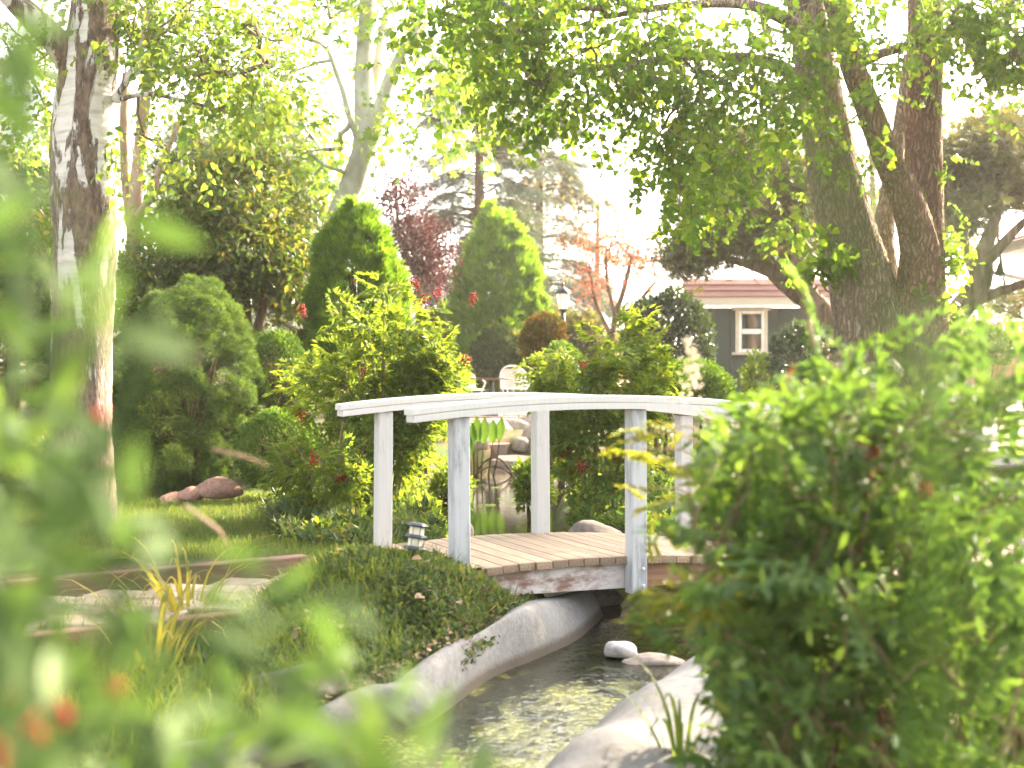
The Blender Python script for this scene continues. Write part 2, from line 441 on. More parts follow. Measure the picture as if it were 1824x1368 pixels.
def birch_bark():
    m, nt, p, out = mat_new('birch_bark')
    n1 = noise(nt, 3.4, 6, .62, stretch=(1.6,1.6,.42), dist=.5)
    n2 = noise(nt, 26, 5, .7, stretch=(1,1,.35))
    tc = nt.nodes.new('ShaderNodeTexCoord'); sp = nt.nodes.new('ShaderNodeSeparateXYZ'); nt.links.new(tc.outputs['Object'], sp.inputs[0])
    mr = nt.nodes.new('ShaderNodeMapRange'); mr.inputs[1].default_value = .2; mr.inputs[2].default_value = 2.6; mr.inputs[3].default_value = .17; mr.inputs[4].default_value = 0
    nt.links.new(sp.outputs['Z'], mr.inputs[0])
    ad = node(nt, 'ShaderNodeMath', operation='ADD'); nt.links.new(n1, ad.inputs[0]); nt.links.new(mr.outputs[0], ad.inputs[1])
    dark = ramp(nt, n2, [(.35, (.06,.04,.03)), (.65, (.27,.19,.14))])
    white = ramp(nt, noise(nt, 9, 5, .6, stretch=(.5,.5,3)), [(.3, (.40,.36,.32)), (.55, (.60,.57,.53))])
    f = ramp(nt, ad.outputs[0], [(.495, (0,0,0)), (.525, (1,1,1))])
    c = mixc(nt, f, white, dark)
    c = mixc(nt, ramp(nt, noise(nt, 2.1, 4, .6), [(.56, (0,0,0)), (.72, (.5,.5,.5))]), c, (.14,.17,.06))
    nt.links.new(c, p.inputs['Base Color']); p.inputs['Roughness'].default_value = .85
    b1 = node(nt, 'ShaderNodeMath', operation='MULTIPLY'); nt.links.new(f, b1.inputs[0]); nt.links.new(n2, b1.inputs[1])
    bump(nt, p, b1.outputs[0], 1.0, .04); return m
M['birch_bark'] = birch_bark()
M['white_paint'] = paint_mat('weathered_white_paint', (.46,.46,.455), (.27,.265,.255), .40)
M['grey_paint'] = paint_mat('worn_grey_white_paint', (.42,.435,.45), (.22,.235,.25), .47)
M['rail_paint'] = paint_mat('rail_white_paint', (.52,.51,.49), (.33,.31,.29), .34, (1.2, 6, 6))
M['plank'] = wood_mat('weathered_plank', (.19,.13,.085), (.37,.275,.19))
M['beam'] = wood_mat('peeling_beam', (.19,.10,.075), (.38,.26,.21), peel=(.52,.48,.46), pscale=3)
M['raw_beam'] = wood_mat('raw_beam', (.2,.1,.06), (.36,.2,.12))
M['tie'] = wood_mat('edging_timber', (.09,.045,.03), (.22,.12,.085))
M['concrete'] = stone_mat('smooth_bank_concrete', (.30,.27,.25), (.42,.41,.40), (.52,.51,.50), 2.2, .75, .25, 45)
M['rock'] = stone_mat('river_rock', (.22,.18,.15), (.34,.29,.25), (.46,.40,.34), 4)
M['grey_rock'] = stone_mat('grey_boulder', (.11,.09,.08), (.17,.145,.13), (.23,.20,.185), 4)
M['red_rock'] = stone_mat('reddish_stone', (.26,.14,.11), (.36,.22,.18), (.42,.28,.23), 4)
M['flag'] = stone_mat('flagstone', (.30,.225,.18), (.38,.30,.245), (.44,.36,.30), 1.5)
M['paver'] = stone_mat('path_paver', (.30,.22,.18), (.42,.33,.28), (.5,.42,.37), 3)
M['slab'] = stone_mat('drive_concrete', (.40,.36,.33), (.48,.45,.42), (.55,.52,.49), .8)
M['iron'] = plain_mat('black_iron', (.025,.026,.03), .45, .6)
M['white_metal'] = plain_mat('white_enamel_iron', (.78,.77,.74), .4)
M['rust'] = plain_mat('rusty_hoop', (.10,.05,.035), .7)
M['shed_green'] = wood_mat('shed_grey_green_siding', (.032,.045,.042), (.048,.064,.06), grain=(30,30,2))
M['trim'] = paint_mat('peeling_cream_trim', (.5,.45,.38), (.2,.15,.11), .36, (9, 3, 2))
M['cream'] = plain_mat('cream_trim', (.5,.45,.38), .6)
M['roof_pink'] = stone_mat('pink_roof_sheet', (.25,.13,.11), (.29,.155,.13), (.33,.18,.15), 1.5, .95, .2, 60)
M['fence'] = wood_mat('pink_fence_board', (.25,.13,.10), (.36,.21,.165), grain=(30,30,2))
M['gutter'] = plain_mat('white_gutter', (.5,.49,.47), .6)
M['glass_white'] = None
def bank_mat():
    m, nt, p, out = mat_new('stained_bank_concrete')
    n1 = noise(nt, 2.2, 6, .62); n2 = noise(nt, 38, 6, .72); n3 = noise(nt, 7, 5, .65, dist=.5)
    c = ramp(nt, n1, [(.3, (.11,.105,.10)), (.5, (.16,.157,.156)), (.7, (.205,.205,.205))])
    c = mixc(nt, 1.0, c, ramp(nt, n2, [(.3, (.7,.7,.7)), (.7, (1.15,1.15,1.15))]), 'MULTIPLY')
    c = mixc(nt, ramp(nt, n3, [(.5, (0,0,0)), (.75, (.55,.55,.55))]), c, (.10,.08,.068))
    tc = nt.nodes.new('ShaderNodeTexCoord'); sp = nt.nodes.new('ShaderNodeSeparateXYZ'); nt.links.new(tc.outputs['Object'], sp.inputs[0])
    ma = node(nt, 'ShaderNodeMath', operation='MULTIPLY_ADD'); nt.links.new(n2, ma.inputs[0]); ma.inputs[1].default_value = -.07; nt.links.new(sp.outputs['Z'], ma.inputs[2])
    c = mixc(nt, ramp(nt, ma.outputs[0], [(0, (.9,.9,.9)), (.03, (0,0,0))]), c, (.06,.048,.034))   # tide line left by the stream
    nt.links.new(c, p.inputs['Base Color']); p.inputs['Roughness'].default_value = .8
    p.inputs['Specular IOR Level'].default_value = .2
    bump(nt, p, n2, .5, .012); return m
M['bank'] = bank_mat()
def glass_mats():
    m, nt, p, out = mat_new('lantern_frosted_glass')
    p.inputs['Base Color'].default_value = (.85,.83,.78,1); p.inputs['Roughness'].default_value = .3
    t = nt.nodes.new('ShaderNodeBsdfTranslucent'); t.inputs['Color'].default_value = (.9,.86,.78,1)
    ms = nt.nodes.new('ShaderNodeMixShader'); ms.inputs[0].default_value = .7
    nt.links.new(p.outputs[0], ms.inputs[1]); nt.links.new(t.outputs[0], ms.inputs[2]); nt.links.new(ms.outputs[0], out.inputs['Surface'])
    M['glass_white'] = m
    m, nt, p, out = mat_new('window_glass')
    p.inputs['Base Color'].default_value = (.02,.022,.02,1); p.inputs['Roughness'].default_value = .04; p.inputs['Specular IOR Level'].default_value = 1.0
    bump(nt, p, noise(nt, 2.5, 2), .05, .02)
    M['glass'] = m
glass_mats()
M['lens'] = plain_mat('cream_lamp_panel', (.62,.58,.44), .35)
M['lamp_grey'] = plain_mat('dark_slate_plastic', (.05,.055,.075), .5)
M['bulb'] = plain_mat('brass', (.4,.3,.1), .4)

def ground_mat():
    m, nt, p, out = mat_new('garden_soil_and_turf')
    n1 = noise(nt, .9, 5, .6); n2 = noise(nt, 14, 6, .7); n3 = noise(nt, 60, 3, .7)
    soil = ramp(nt, n2, [(.3, (.07,.045,.03)), (.6, (.17,.115,.08)), (.75, (.26,.19,.13))])
    turf = ramp(nt, n2, [(.3, (.035,.06,.014)), (.7, (.085,.12,.03))])
    c = mixc(nt, ramp(nt, n1, [(.42, (1,1,1)), (.56, (.12,.12,.12))]), soil, turf)
    nt.links.new(c, p.inputs['Base Color']); p.inputs['Roughness'].default_value = .95; p.inputs['Specular IOR Level'].default_value = .1
    ad = node(nt, 'ShaderNodeMath', operation='ADD'); nt.links.new(n2, ad.inputs[0]); nt.links.new(n3, ad.inputs[1])
    bump(nt, p, ad.outputs[0], .8, .03); return m
M['ground'] = ground_mat()
def water_mat():
    m, nt, p, out = mat_new('stream_water')
    n1 = noise(nt, 3.2, 6, .65, stretch=(1, .6, 1), dist=.8)
    n2 = noise(nt, 45, 4, .7)
    al = mixc(nt, ramp(nt, n2, [(.45, (0,0,0)), (.62, (1,1,1))]), (.045,.052,.012), (.22,.215,.055))
    tc = nt.nodes.new('ShaderNodeTexCoord'); sp = nt.nodes.new('ShaderNodeSeparateXYZ'); nt.links.new(tc.outputs['Object'], sp.inputs[0])
    mr = nt.nodes.new('ShaderNodeMapRange'); mr.inputs[1].default_value = 7.2; mr.inputs[2].default_value = 6.2; mr.inputs[3].default_value = -.35; mr.inputs[4].default_value = .06
    nt.links.new(sp.outputs['Y'], mr.inputs[0])
    ad = node(nt, 'ShaderNodeMath', operation='ADD'); nt.links.new(n1, ad.inputs[0]); nt.links.new(mr.outputs[0], ad.inputs[1])
    f = ramp(nt, ad.outputs[0], [(.50, (0,0,0)), (.62, (1,1,1))])
    c = mixc(nt, f, (.012,.014,.006), al)
    nt.links.new(c, p.inputs['Base Color'])
    p.inputs['IOR'].default_value = 1.33; p.inputs['Specular IOR Level'].default_value = .5
    nt.links.new(ramp(nt, f, [(0, (.03,.03,.03)), (1, (.22,.22,.22))]), p.inputs['Roughness'])
    mr2 = nt.nodes.new('ShaderNodeMapRange'); mr2.inputs[1].default_value = 10; mr2.inputs[2].default_value = 7; mr2.inputs[3].default_value = .04; mr2.inputs[4].default_value = .5
    nt.links.new(sp.outputs['Y'], mr2.inputs[0])
    rip = noise(nt, 16, 3, .6, stretch=(1, .7, 1))
    b = nt.nodes.new('ShaderNodeBump'); b.inputs['Distance'].default_value = .02
    nt.links.new(mr2.outputs[0], b.inputs['Strength']); nt.links.new(rip, b.inputs['Height']); nt.links.new(b.outputs['Normal'], p.inputs['Normal'])
    return m
M['water'] = water_mat()

# ------------------------------------------------------------------ the lie of the land
WZ = -0.12                                # water level
STREAM = np.array([[-1.6,3.2,.55],[-.75,4.2,.5],[-.2,5.0,.42],[.22,5.8,.38],[.52,6.5,.38],[.72,7.3,.36],[.78,8.2,.45],[.5,9.5,.5],[-.02,11,.42],[-.15,12.5,.42],[-.2,14,.55],[-.3,16.5,.85],[-.3,19,1.1],[-.1,21.6,.8],[.0,22.6,.2]])
def stream_dist(x, y):
    best = np.full(np.shape(x), 1e9)
    for a, b in zip(STREAM[:-1], STREAM[1:]):
        d = b[:2] - a[:2]; L2 = d @ d
        t = np.clip(((x - a[0]) * d[0] + (y - a[1]) * d[1]) / L2, 0, 1)
        w = a[2] + t * (b[2] - a[2])
        best = np.minimum(best, np.hypot(x - a[0] - t*d[0], y - a[1] - t*d[1]) - w)
    return best                            # < 0 inside the channel
def sstep(a, b, x):
    t = np.clip((x - a) / (b - a), 0, 1); return t*t*(3 - 2*t)
def hermite(P, n):
    P = np.asarray(P, float); t = np.linspace(0, len(P)-1, n); out = []
    for q in t:
        i = min(int(q), len(P)-2); f = q - i
        p0 = P[max(i-1, 0)]; p1 = P[i]; p2 = P[i+1]; p3 = P[min(i+2, len(P)-1)]
        out.append(.5*((2*p1) + (p2-p0)*f + (2*p0-5*p1+4*p2-p3)*f*f + (-p0+3*p1-3*p2+p3)*f**3))
    return np.array(out)


BANK_L = ([pz(1075,1098,WZ), pz(1026,1140,WZ), pz(960,1172,WZ), pz(880,1206,WZ), pz(800,1262,WZ), pz(752,1292,WZ), pz(690,1306,WZ), pz(560,1350,WZ), pz(300,1420,WZ)],
     [pz(985,1040,.10), pz(905,1056,.13), pz(858,1098,.15), pz(780,1142,.13), pz(700,1186,.10), pz(640,1215,.06), pz(560,1245,.04), pz(440,1290,.03), pz(200,1360,.03)])
BANK_R = ([pz(1330,1165,WZ), pz(1245,1212,WZ), pz(1150,1262,WZ), pz(1060,1322,WZ), pz(985,1385,WZ), pz(900,1480,WZ)],
     [pz(1560,1170,.06), pz(1480,1230,.08), pz(1420,1300,.08), pz(1380,1400,.08), pz(1340,1500,.06), pz(1290,1620,.04)])
def out_by(q, k):
    W_, B_ = np.array(q[0]), np.array(q[1]); d = W_ - B_; d[:, 2] = 0
    return (list(W_ + d/np.linalg.norm(d, axis=1, keepdims=True)*k), q[1])
BANK_L, BANK_R = out_by(BANK_L, .04), out_by(BANK_R, .20)
def inside(poly, x, y):
    ok = np.zeros(np.shape(x), bool); j = len(poly)-1
    for i in range(len(poly)):
        a, b_ = poly[i], poly[j]
        ok ^= ((a[1] > y) != (b_[1] > y)) & (x < (b_[0]-a[0])*(y-a[1])/(b_[1]-a[1]+1e-12)+a[0]); j = i
    return ok
BPOLY = []; WLINE = [hermite(q[0], 60)[:, :2] for q in (BANK_L, BANK_R)]
for W_, B_ in (BANK_L, BANK_R):
    W_ = hermite(W_, 40)[:, :2]; B_ = hermite(B_, 40)[:, :2]
    B_ = B_ + (W_ - B_) / (np.linalg.norm(W_ - B_, axis=1, keepdims=True)) * .10
    W_ = W_ + (W_ - B_) / (np.linalg.norm(W_ - B_, axis=1, keepdims=True)) * .30
    BPOLY += [np.array([W_[i], W_[i+1], B_[i+1], B_[i]]) for i in range(39)]
def gz(x, y, cut=True):
    x = np.asarray(x, float); y = np.asarray(y, float)
    z = .06 + .44 * sstep(18.5, 30, y)
    z = z + .285 * np.exp(-((x + .64)/.52)**4 - ((y - 6.78)/.62)**2)
    z = z + .03 * np.sin(1.7*x + .6) * np.sin(1.3*y)*sstep(2, 4, y) * (1 - sstep(15, 20, y))
    z = z - .08 * sstep(3.5, 1.5, y)
    sdv = stream_dist(x, y)
    z = z - (z - WZ + .32) * sstep(.22, -.12, sdv)
    if not cut: return z
    for q in WLINE: z = np.where(np.min([np.hypot(x - a[0], y - a[1]) for a in q], axis=0) < .17, np.minimum(z, WZ - .12), z)
    for q in BPOLY: z = np.where(inside(q, x, y), np.minimum(z, WZ - .12), z)
    return z

def gp(x, y, dz=0.0): return np.array([x, y, float(gz(x, y)) + dz])

xs = np.unique(np.concatenate([np.linspace(-260, -14, 12), np.linspace(-14, -4, 26), np.linspace(-4, 5, 130), np.linspace(5, 14, 24), np.linspace(14, 260, 12)]))
ys = np.unique(np.concatenate([np.linspace(-30, 2, 10), np.linspace(2, 14, 160), np.linspace(14, 30, 80), np.linspace(30, 60, 16), np.linspace(60, 600, 12)]))
X, Y = np.meshgrid(xs, ys)
Z = gz(X, Y)
nx, ny = len(xs), len(ys)
idx = np.arange(nx * ny).reshape(ny, nx)
Fq = np.stack([idx[:-1,:-1], idx[:-1,1:], idx[1:,1:], idx[1:,:-1]], -1).reshape(-1, 4)
structure(link('ground', fast_mesh('ground', np.stack([X, Y, Z], -1).reshape(-1, 3), Fq, True), M['ground']))
wx = np.linspace(-3, 2.4, 40); wy = np.linspace(2.4, 22.5, 120)
X, Y = np.meshgrid(wx, wy); idx = np.arange(X.size).reshape(X.shape)
Fq = np.stack([idx[:-1,:-1], idx[:-1,1:], idx[1:,1:], idx[1:,:-1]], -1).reshape(-1, 4)
structure(link('stream_water', fast_mesh('stream_water', np.stack([X, Y, np.full(X.shape, WZ)], -1).reshape(-1, 3), Fq, True), M['water']))

# the two smooth concrete banks of the stream: lofts from under the water, up, over and into the soil
def bank(name, label, W, B, crest, n=46, dents=(), flip=False):
    W = hermite(W, n); B = hermite(B, n); c = np.interp(np.linspace(0, 1, n), np.linspace(0, 1, len(crest)), crest)
    m = 15; V = []
    for i in range(n):
        w = W[i]; b = B[i]; row = []
        for k in range(m):
            t = k / (m - 1)
            h = w[:2] + (b[:2] - w[:2]) * (t ** 1.25)
            zz = WZ - .2 + (c[i] - WZ + .2) * math.sin(min(1, t*1.9) * math.pi/2) ** .8
            if t > .62: zz += (b[2] - .06 - c[i]) * ((t - .62)/.38) ** 1.5
            zz += .012 * math.sin(i*.55 + k*.3) + rng.normal(0, .0025)
            for dc, dw, dd in dents: zz -= dd * math.exp(-((i/(n-1) - dc - .05*t)/dw)**2) * (t > .15)
            row.append([h[0], h[1], zz])
        V.append(row)
    V = np.array(V); org = V.reshape(-1, 3).mean(0); org[2] = WZ
    idx = np.arange(n*m).reshape(n, m)
    Fq = np.stack([idx[:-1,:-1], idx[:-1,1:], idx[1:,1:], idx[1:,:-1]], -1).reshape(-1, 4)
    if flip: Fq = Fq[:, ::-1]
    o = link(name, fast_mesh(name, V.reshape(-1, 3) - org, Fq, True), M['bank'])
    o.location = org
    return tag(o, label, 'bank')
bank('concrete_bank', 'smooth grey concrete bank curving from under the bridge beside the grass mound', *BANK_L,
     [.04,.10,.13,.11,.07,.055,.05,.03,.03], dents=((.53,.02,.035),(.30,.008,.014),(.70,.008,.014)))
bank('concrete_bank', 'pale concrete bank in the bottom foreground under the big leafy bush', *BANK_R,
     [.06,.10,.10,.09,.08,.06], flip=True)

# ------------------------------------------------------------------ rocks
def rock(loc, size, mat, label, group=None, seed=0, sub=3, rz=0, name='rock'):
    r = np.random.default_rng(seed)
    bm = bmesh.new(); bmesh.ops.create_icosphere(bm, subdivisions=sub, radius=1)
    ph = r.uniform(0, 6, 9)
    for v in bm.verts:
        c = v.co.copy(); k = 1 + .12*math.sin(2.3*c.x+ph[0])*math.sin(2.1*c.y+ph[1]) + .09*math.sin(4*c.z+ph[2]+c.x*3) + .05*math.sin(7*c.y+ph[3]+3*c.z)
        v.co = c * k
        if v.co.z < -.5: v.co.z = -.5
    for f in bm.faces: f.smooth = True
    me = bpy.data.meshes.new(name); bm.to_mesh(me); bm.free()
    o = link(name, me, mat); o.location = [float(q) for q in loc]; o.scale = size; o.rotation_euler = (r.uniform(-.15,.15), r.uniform(-.15,.15), rz)
    return tag(o, label, 'rock', group)
rock(pz(1105,1172,WZ)+[0,0,.03], (.085,.07,.055), M['concrete'], 'small pale rounded rock breaking the stream surface', seed=1)
rock(pz(1165,1180,WZ)+[0,0,.0], (.15,.07,.04), M['rock'], 'flat wet stone beside the pale rock in the stream', seed=2)
rock(pz(1072,1086,WZ)+[0,.2,.03], (.12,.10,.09), M['grey_rock'], 'dark wet rock in the water under the bridge', seed=3)
rock(px(1062,968,9.6), (.23,.18,.15), M['grey_rock'], 'brown grey boulder behind the bridge deck beside the tall post', seed=4)
rock(pz(528,1108,.1), (.10,.08,.07), M['rock'], 'small tan rock in the grass left of the mound', seed=5)
rock(gp(*pz(540,1200,.1)[:2])+[0,0,.0], (.2,.14,.09), M['grey_rock'], 'low mauve grey rock behind the blurred leaves near the stream', seed=6)
for i, (u, v, sx) in enumerate([(388,872,.2),(342,882,.13),(308,890,.12)]):
    rock(px(u, v, 13.4), (sx,.16,sx*.6), M['red_rock'], ['rounded reddish stone at the foot of the boxwood ball','smaller reddish stone left of the rounded one','leftmost reddish edging stone by the lawn'][i], 'reddish stones edging the lawn', seed=10+i)
rock(px(826,950,9.6), (.07,.06,.09), M['rock'], 'small sunlit pale stone beside the weathered grey post', seed=21)
ROCKS = [(878,764,24.6,.36,.17,'long pale boulder at the pond head below the patio'),(918,763,24.8,.27,.16,'tan boulder right of the long pale one at the pond head'),
         (945,756,25.0,.26,.2,'rounded boulder next to the bridge post at the patio edge'),(952,788,23.2,.24,.30,'mottled boulder on the right pond edge behind the bridge post'),
         (930,795,22.9,.15,.16,'small mossy boulder beside the pond slab'),(982,782,23.6,.25,.16,'tan boulder right of the far bridge post by the pond'),
         (858,792,21.6,.1,.16,'upright pale stone standing in the pond shallows')]
for i, (u, v, d, sx, sz, lb) in enumerate(ROCKS):
    rock(px(u, v, d), (sx, sx*.8, sz), M['rock'], lb, 'boulders round the pond head', seed=30+i)
def slab(name, pts, z, th, mat, label, cat):
    n = len(pts); c = np.mean(pts, 0); V = [[p[0], p[1], z-th] for p in pts] + [[p[0], p[1], z-.01] for p in pts] + [[c[0]+(p[0]-c[0])*.96, c[1]+(p[1]-c[1])*.96, z] for p in pts]
    fs = [tuple(range(n-1,-1,-1)), tuple(range(2*n, 3*n))] + [(k*n+i, k*n+(i+1)%n, (k+1)*n+(i+1)%n, (k+1)*n+i) for k in (0,1) for i in range(n)]
    return tag(MB().add(V, fs).build(name, mat), label, cat)
sl = [px(u, v, d)[:2] for u, v, d in ((875,800,21.4),(905,800,21.2),(950,806,21.0),(965,800,22.2),(920,790,22.8),(888,788,22.6))]
slab('stone_slab', sl, -.04, .10, M['flag'], 'flat pale stone slab overhanging the far end of the pond', 'stone')
sl = [px(u, 780, d)[:2] for u, d in ((858,22.6),(900,22.8),(925,23.4),(900,24),(860,23.8))]
slab('stone_slab', sl, .14, .2, M['flag'], 'higher pinkish stone slab behind the pond slab', 'stone')

# ------------------------------------------------------------------ paving
patio = structure(thing('patio', None, None, (0, 24, .3)))
del_n = 0
r2 = np.random.default_rng(3)
gx, gy = np.meshgrid(np.arange(-2.4, 1.9, .62), np.arange(24.9, 33.5, .62))
jx = gx + r2.uniform(-.16, .16, gx.shape); jy = gy + r2.uniform(-.16, .16, gy.shape)
for i in range(gx.shape[0]-1):
    for j in range(gx.shape[1]-1):
        q = np.array([[jx[i,j], jy[i,j]], [jx[i,j+1], jy[i,j+1]], [jx[i+1,j+1], jy[i+1,j+1]], [jx[i+1,j], jy[i+1,j]]])
        c = q.mean(0); q = c + (q - c) * .93; z = float(gz(c[0], c[1])) + .02 + r2.uniform(0, .008)
        if stream_dist(c[0], c[1]) < .5: continue
        V = [[*p, z-.08] for p in q] + [[*p, z] for p in q]
        MB().add(V, [(4,5,6,7),(0,1,5,4),(1,2,6,5),(2,3,7,6),(3,0,4,7)]).build('flagstone', M['flag'], patio)
E = np.array([.923, .385]); NN = np.array([-.385, .923])       # along and across the bridge
BC = np.array([.398, 8.035])
def bl(s, t, z): return np.array([*(BC + E*s + NN*t), z])
def arc(s): return -.054 * (s + .2)**2
path = structure(thing('path', None, None, (-2, 7.5, .1)))
pe = unit(np.array([1.0, .62])); pn = np.array([-pe[1], pe[0]])
p0 = BC + E * -1.5
def pth(a, b): return p0 - pe * a + pn * b
pm = MB().bev((0,0,-.03), (.235, .235, .06), None, .008); pv = pm.build('paver', M['paver'], None); pme = pv.data; bpy.data.objects.remove(pv)
ca, sa = math.cos(math.atan2(pe[1], pe[0]) + R(45)), math.sin(math.atan2(pe[1], pe[0]) + R(45))
RM = np.array([[ca,-sa,0],[sa,ca,0],[0,0,1]])
for a in range(-16, 40):
    for b in range(-16, 16):
        q = RM @ np.array([a*.243, b*.243, 0]); 
        xy = p0 + q[:2]; dd = xy - p0; along = -(dd @ pe); ac = dd @ pn
        if -.1 < along < 3.6 and abs(ac) < .5:
            piece('paver', pme, path, [xy[0], xy[1], .145 + .004*random.random() - .012*max(0, along)], RM)
MB().add([[*pth(-.1,-.56), .08],[*pth(3.8,-.56), .05],[*pth(3.8,.6), .05],[*pth(-.1,.6), .08]], [(3,2,1,0)]).build('sand_bed', M['ground'], path)
def timber(name, a, b, w, h, z0, z1, mat, label):
    a = np.array([*a, z0]); b = np.array([*b, z1]); d = unit(b - a); L = np.linalg.norm(b - a)
    s = unit(np.cross(d, [0,0,1])); Mx = np.stack([d, s, np.cross(s, d)], 1)
    o = MB().bev((0,0,0), (L, w, h), None, .006).build(name, mat); o.location = (a+b)/2
    o.rotation_euler = Matrix(Mx.tolist()).to_euler()
    return tag(o, label, 'edging')
timber('edging_timber', pth(-.15,.62), pth(1.5,.60), .11, .16, .14, .12, M['tie'], 'dark brown timber edging behind the brick path next to the bridge')
timber('edging_timber', pth(1.53,.60), pth(3.6,.58), .11, .15, .12, .09, M['tie'], 'reddish timber edging behind the far left of the brick path')
timber('edging_timber', pth(-.1,-.6), pth(2.6,-.6), .09, .12, .1, .06, M['tie'], 'sunken timber along the front edge of the brick path')
# right-hand path and drive
rp = structure(thing('path', None, None, (4, 10, .1)))
for a in range(0, 16):
    for b in range(-2, 3):
        c = BC + E*(1.75 + a*.4) + NN*(b*.26) + np.array([0, .0])
        o = piece('paver', pme, rp, [c[0], c[1], .10], np.array([[E[0]*1.6,NN[0]*1.05,0],[E[1]*1.6,NN[1]*1.05,0],[0,0,1]]))
dm = MB()
for (xa, xb, ya, yb) in ((6.2,10,20,23.9),(10.02,15,20,23.9),(6.6,11,23.92,28),(11.02,16,23.92,28),(7.5,12,28.02,33),(12.02,18,28.02,33),(8.5,19,33.02,42)):
    pass
drive = structure(thing('drive', None, None, (11, 28, .4)))
for (xa, xb, ya, yb) in ((6.0,9.9,18.0,21.9),(9.92,15,18,21.9),(6.2,10.9,21.92,26),(10.92,16,21.92,26),(7.3,12,26.02,31),(12.02,18,26.02,31),(8.5,19,31.02,42)):
    zc = [float(gz(x, y)) + .03 for x, y in ((xa,ya),(xb,ya),(xb,yb),(xa,yb))]
    V = [[x, y, z-.15] for (x, y), z in zip(((xa,ya),(xb,ya),(xb,yb),(xa,yb)), zc)] + [[x, y, z] for (x, y), z in zip(((xa,ya),(xb,ya),(xb,yb),(xa,yb)), zc)]
    MB().add(V, [(4,5,6,7),(0,1,5,4),(1,2,6,5),(2,3,7,6),(3,0,4,7)]).build('concrete_panel', M['slab'], drive)

# ------------------------------------------------------------------ the bridge
DZ, RZ = .29, 1.145                        # crown of the deck, crown of the handrail
bridge = thing('footbridge', 'white railed wooden footbridge with arched deck crossing the stream', 'bridge', bl(0, 0, 0))
def bm3(sl=0.0):
    d = unit(np.array([*E, sl])); s = np.array([*NN, 0]); return np.stack([d, s, np.cross(d, s)], 1)
ss = np.arange(-1.24, 1.47, .092)
for i, s in enumerate(ss):
    m = MB(); w = .088; t0, t1 = -.60 - rng.uniform(0, .018), .60 + rng.uniform(0, .015)
    sl_ = -2*.054*(s+.2)
    o = MB().bev((0,0,0), (t1 - t0, w, .04), None, .004).build('plank', M['plank'], bridge, local=True)
    d = np.array([*NN, 0]); e = unit(np.array([*E, sl_])); Mx = np.stack([d, -e, np.cross(d, -e)], 1)
    c = bl(s, (t0+t1)/2, DZ + arc(s) - .02 + rng.uniform(-.0015, .0015)) - ORG[bridge.name]
    o.matrix_local = Matrix.Translation(Vector(c.tolist())) @ Matrix(Mx.tolist()).to_4x4()
for t, mt, nm in ((-.545, M['beam'], 'beam'), (.545, M['beam'], 'beam'), (0, M['raw_beam'], 'beam')):
    # beams in two lengths on the near side, the joint hidden by the post
    spans = ((-1.44, -.012), (.06, 1.44)) if t < 0 else ((-1.44, 1.44),)
    for k, (sa_, sb_) in enumerate(spans):
        V = []; S = np.linspace(sa_, sb_, 14)
        for s in S:
            top = DZ + arc(s) - .043; bot = .115 - .02*(abs(s) > 1.2)
            for (tt, zz) in ((t-.022, bot), (t+.022, bot), (t+.022, top), (t-.022, top)): V.append(bl(s, tt, zz))
        fs = [(0,1,2,3), tuple(13*4 + q for q in (3,2,1,0))]
        for i in range(13):
            for q in range(4): fs.append((i*4+q, i*4+(q+1)%4, i*4+4+(q+1)%4, i*4+4+q))
        V = np.array(V) - ORG[bridge.name]
        rot = np.stack([[*E, 0], [*NN, 0], [0, 0, 1]], 1)
        o = MB().add(V @ rot, [f[::-1] for f in fs]).build('beam', M['raw_beam'] if (t == 0 or k == 1) else M['beam'], None)
        o.parent = bridge; o.matrix_local = Matrix(rot.tolist()).to_4x4()
rotz = math.atan2(E[1], E[0])
RB = np.stack([[*E, 0], [*NN, 0], [0, 0, 1]], 1)
for side, t in ((-1, -.625), (1, .585)):
    for s in (-1.0, 0.0, 1.0):
        s2 = s + (.02 if side < 0 else 0)
        top = RZ + arc(s2) - .072; bot = .10 if side < 0 else .12
        if side < 0 and s == 0: bot = .095
        worn = M['grey_paint'] if (side < 0) else M['white_paint']
        o = MB().bev((0,0,0), (.089, .089, top - bot), None, .005).build('post', worn, bridge, local=True)
        o.matrix_local = Matrix.Translation(Vector((bl(s2, t, (top+bot)/2) - ORG[bridge.name]).tolist())) @ Matrix(RB.tolist()).to_4x4() @ Matrix.Rotation(rng.uniform(-.008,.008), 4, 'Y')
        if side < 0:
            for zz in (.135, .225):
                b_ = MB().lathe([(.011,0),(.011,.004),(.006,.009)], (0,0,0), 8).build('bolt', M['white_paint'], None)
                b_.parent = o
                b_.matrix_local = Matrix.Translation((.018, -.0445, zz - (top+bot)/2)) @ Matrix.Rotation(R(90), 4, 'X')
for side, t, sa_, sb_ in ((-1, -.625, -1.25, 1.42), (1, .585, -1.27, 1.42)):
    for k, (zt, wd) in enumerate(((0, .125), (-.037, .125))):
        S = np.linspace(sa_ + (.0 if k == 0 else .012), sb_, 36); V = []
        for s in S:
            z = RZ + arc(s) + zt
            for tt, zz in ((-wd/2, -.035), (wd/2, -.035), (wd/2, -.006), (wd/2-.006, 0), (-wd/2+.006, 0), (-wd/2, -.006)): V.append(bl(s, t+tt, z+zz))
        fs = [(0,1,2,3,4,5), tuple(35*6 + q for q in (5,4,3,2,1,0))]
        for i in range(35):
            for q in range(6): fs.append((i*6+q, i*6+(q+1)%6, i*6+6+(q+1)%6, i*6+6+q))
        V = (np.array(V) - ORG[bridge.name]) @ RB
        o = MB().add(V, [f[::-1] for f in fs]).build('handrail', M['rail_paint'], None)
        o.parent = bridge; o.matrix_local = Matrix(RB.tolist()).to_4x4()

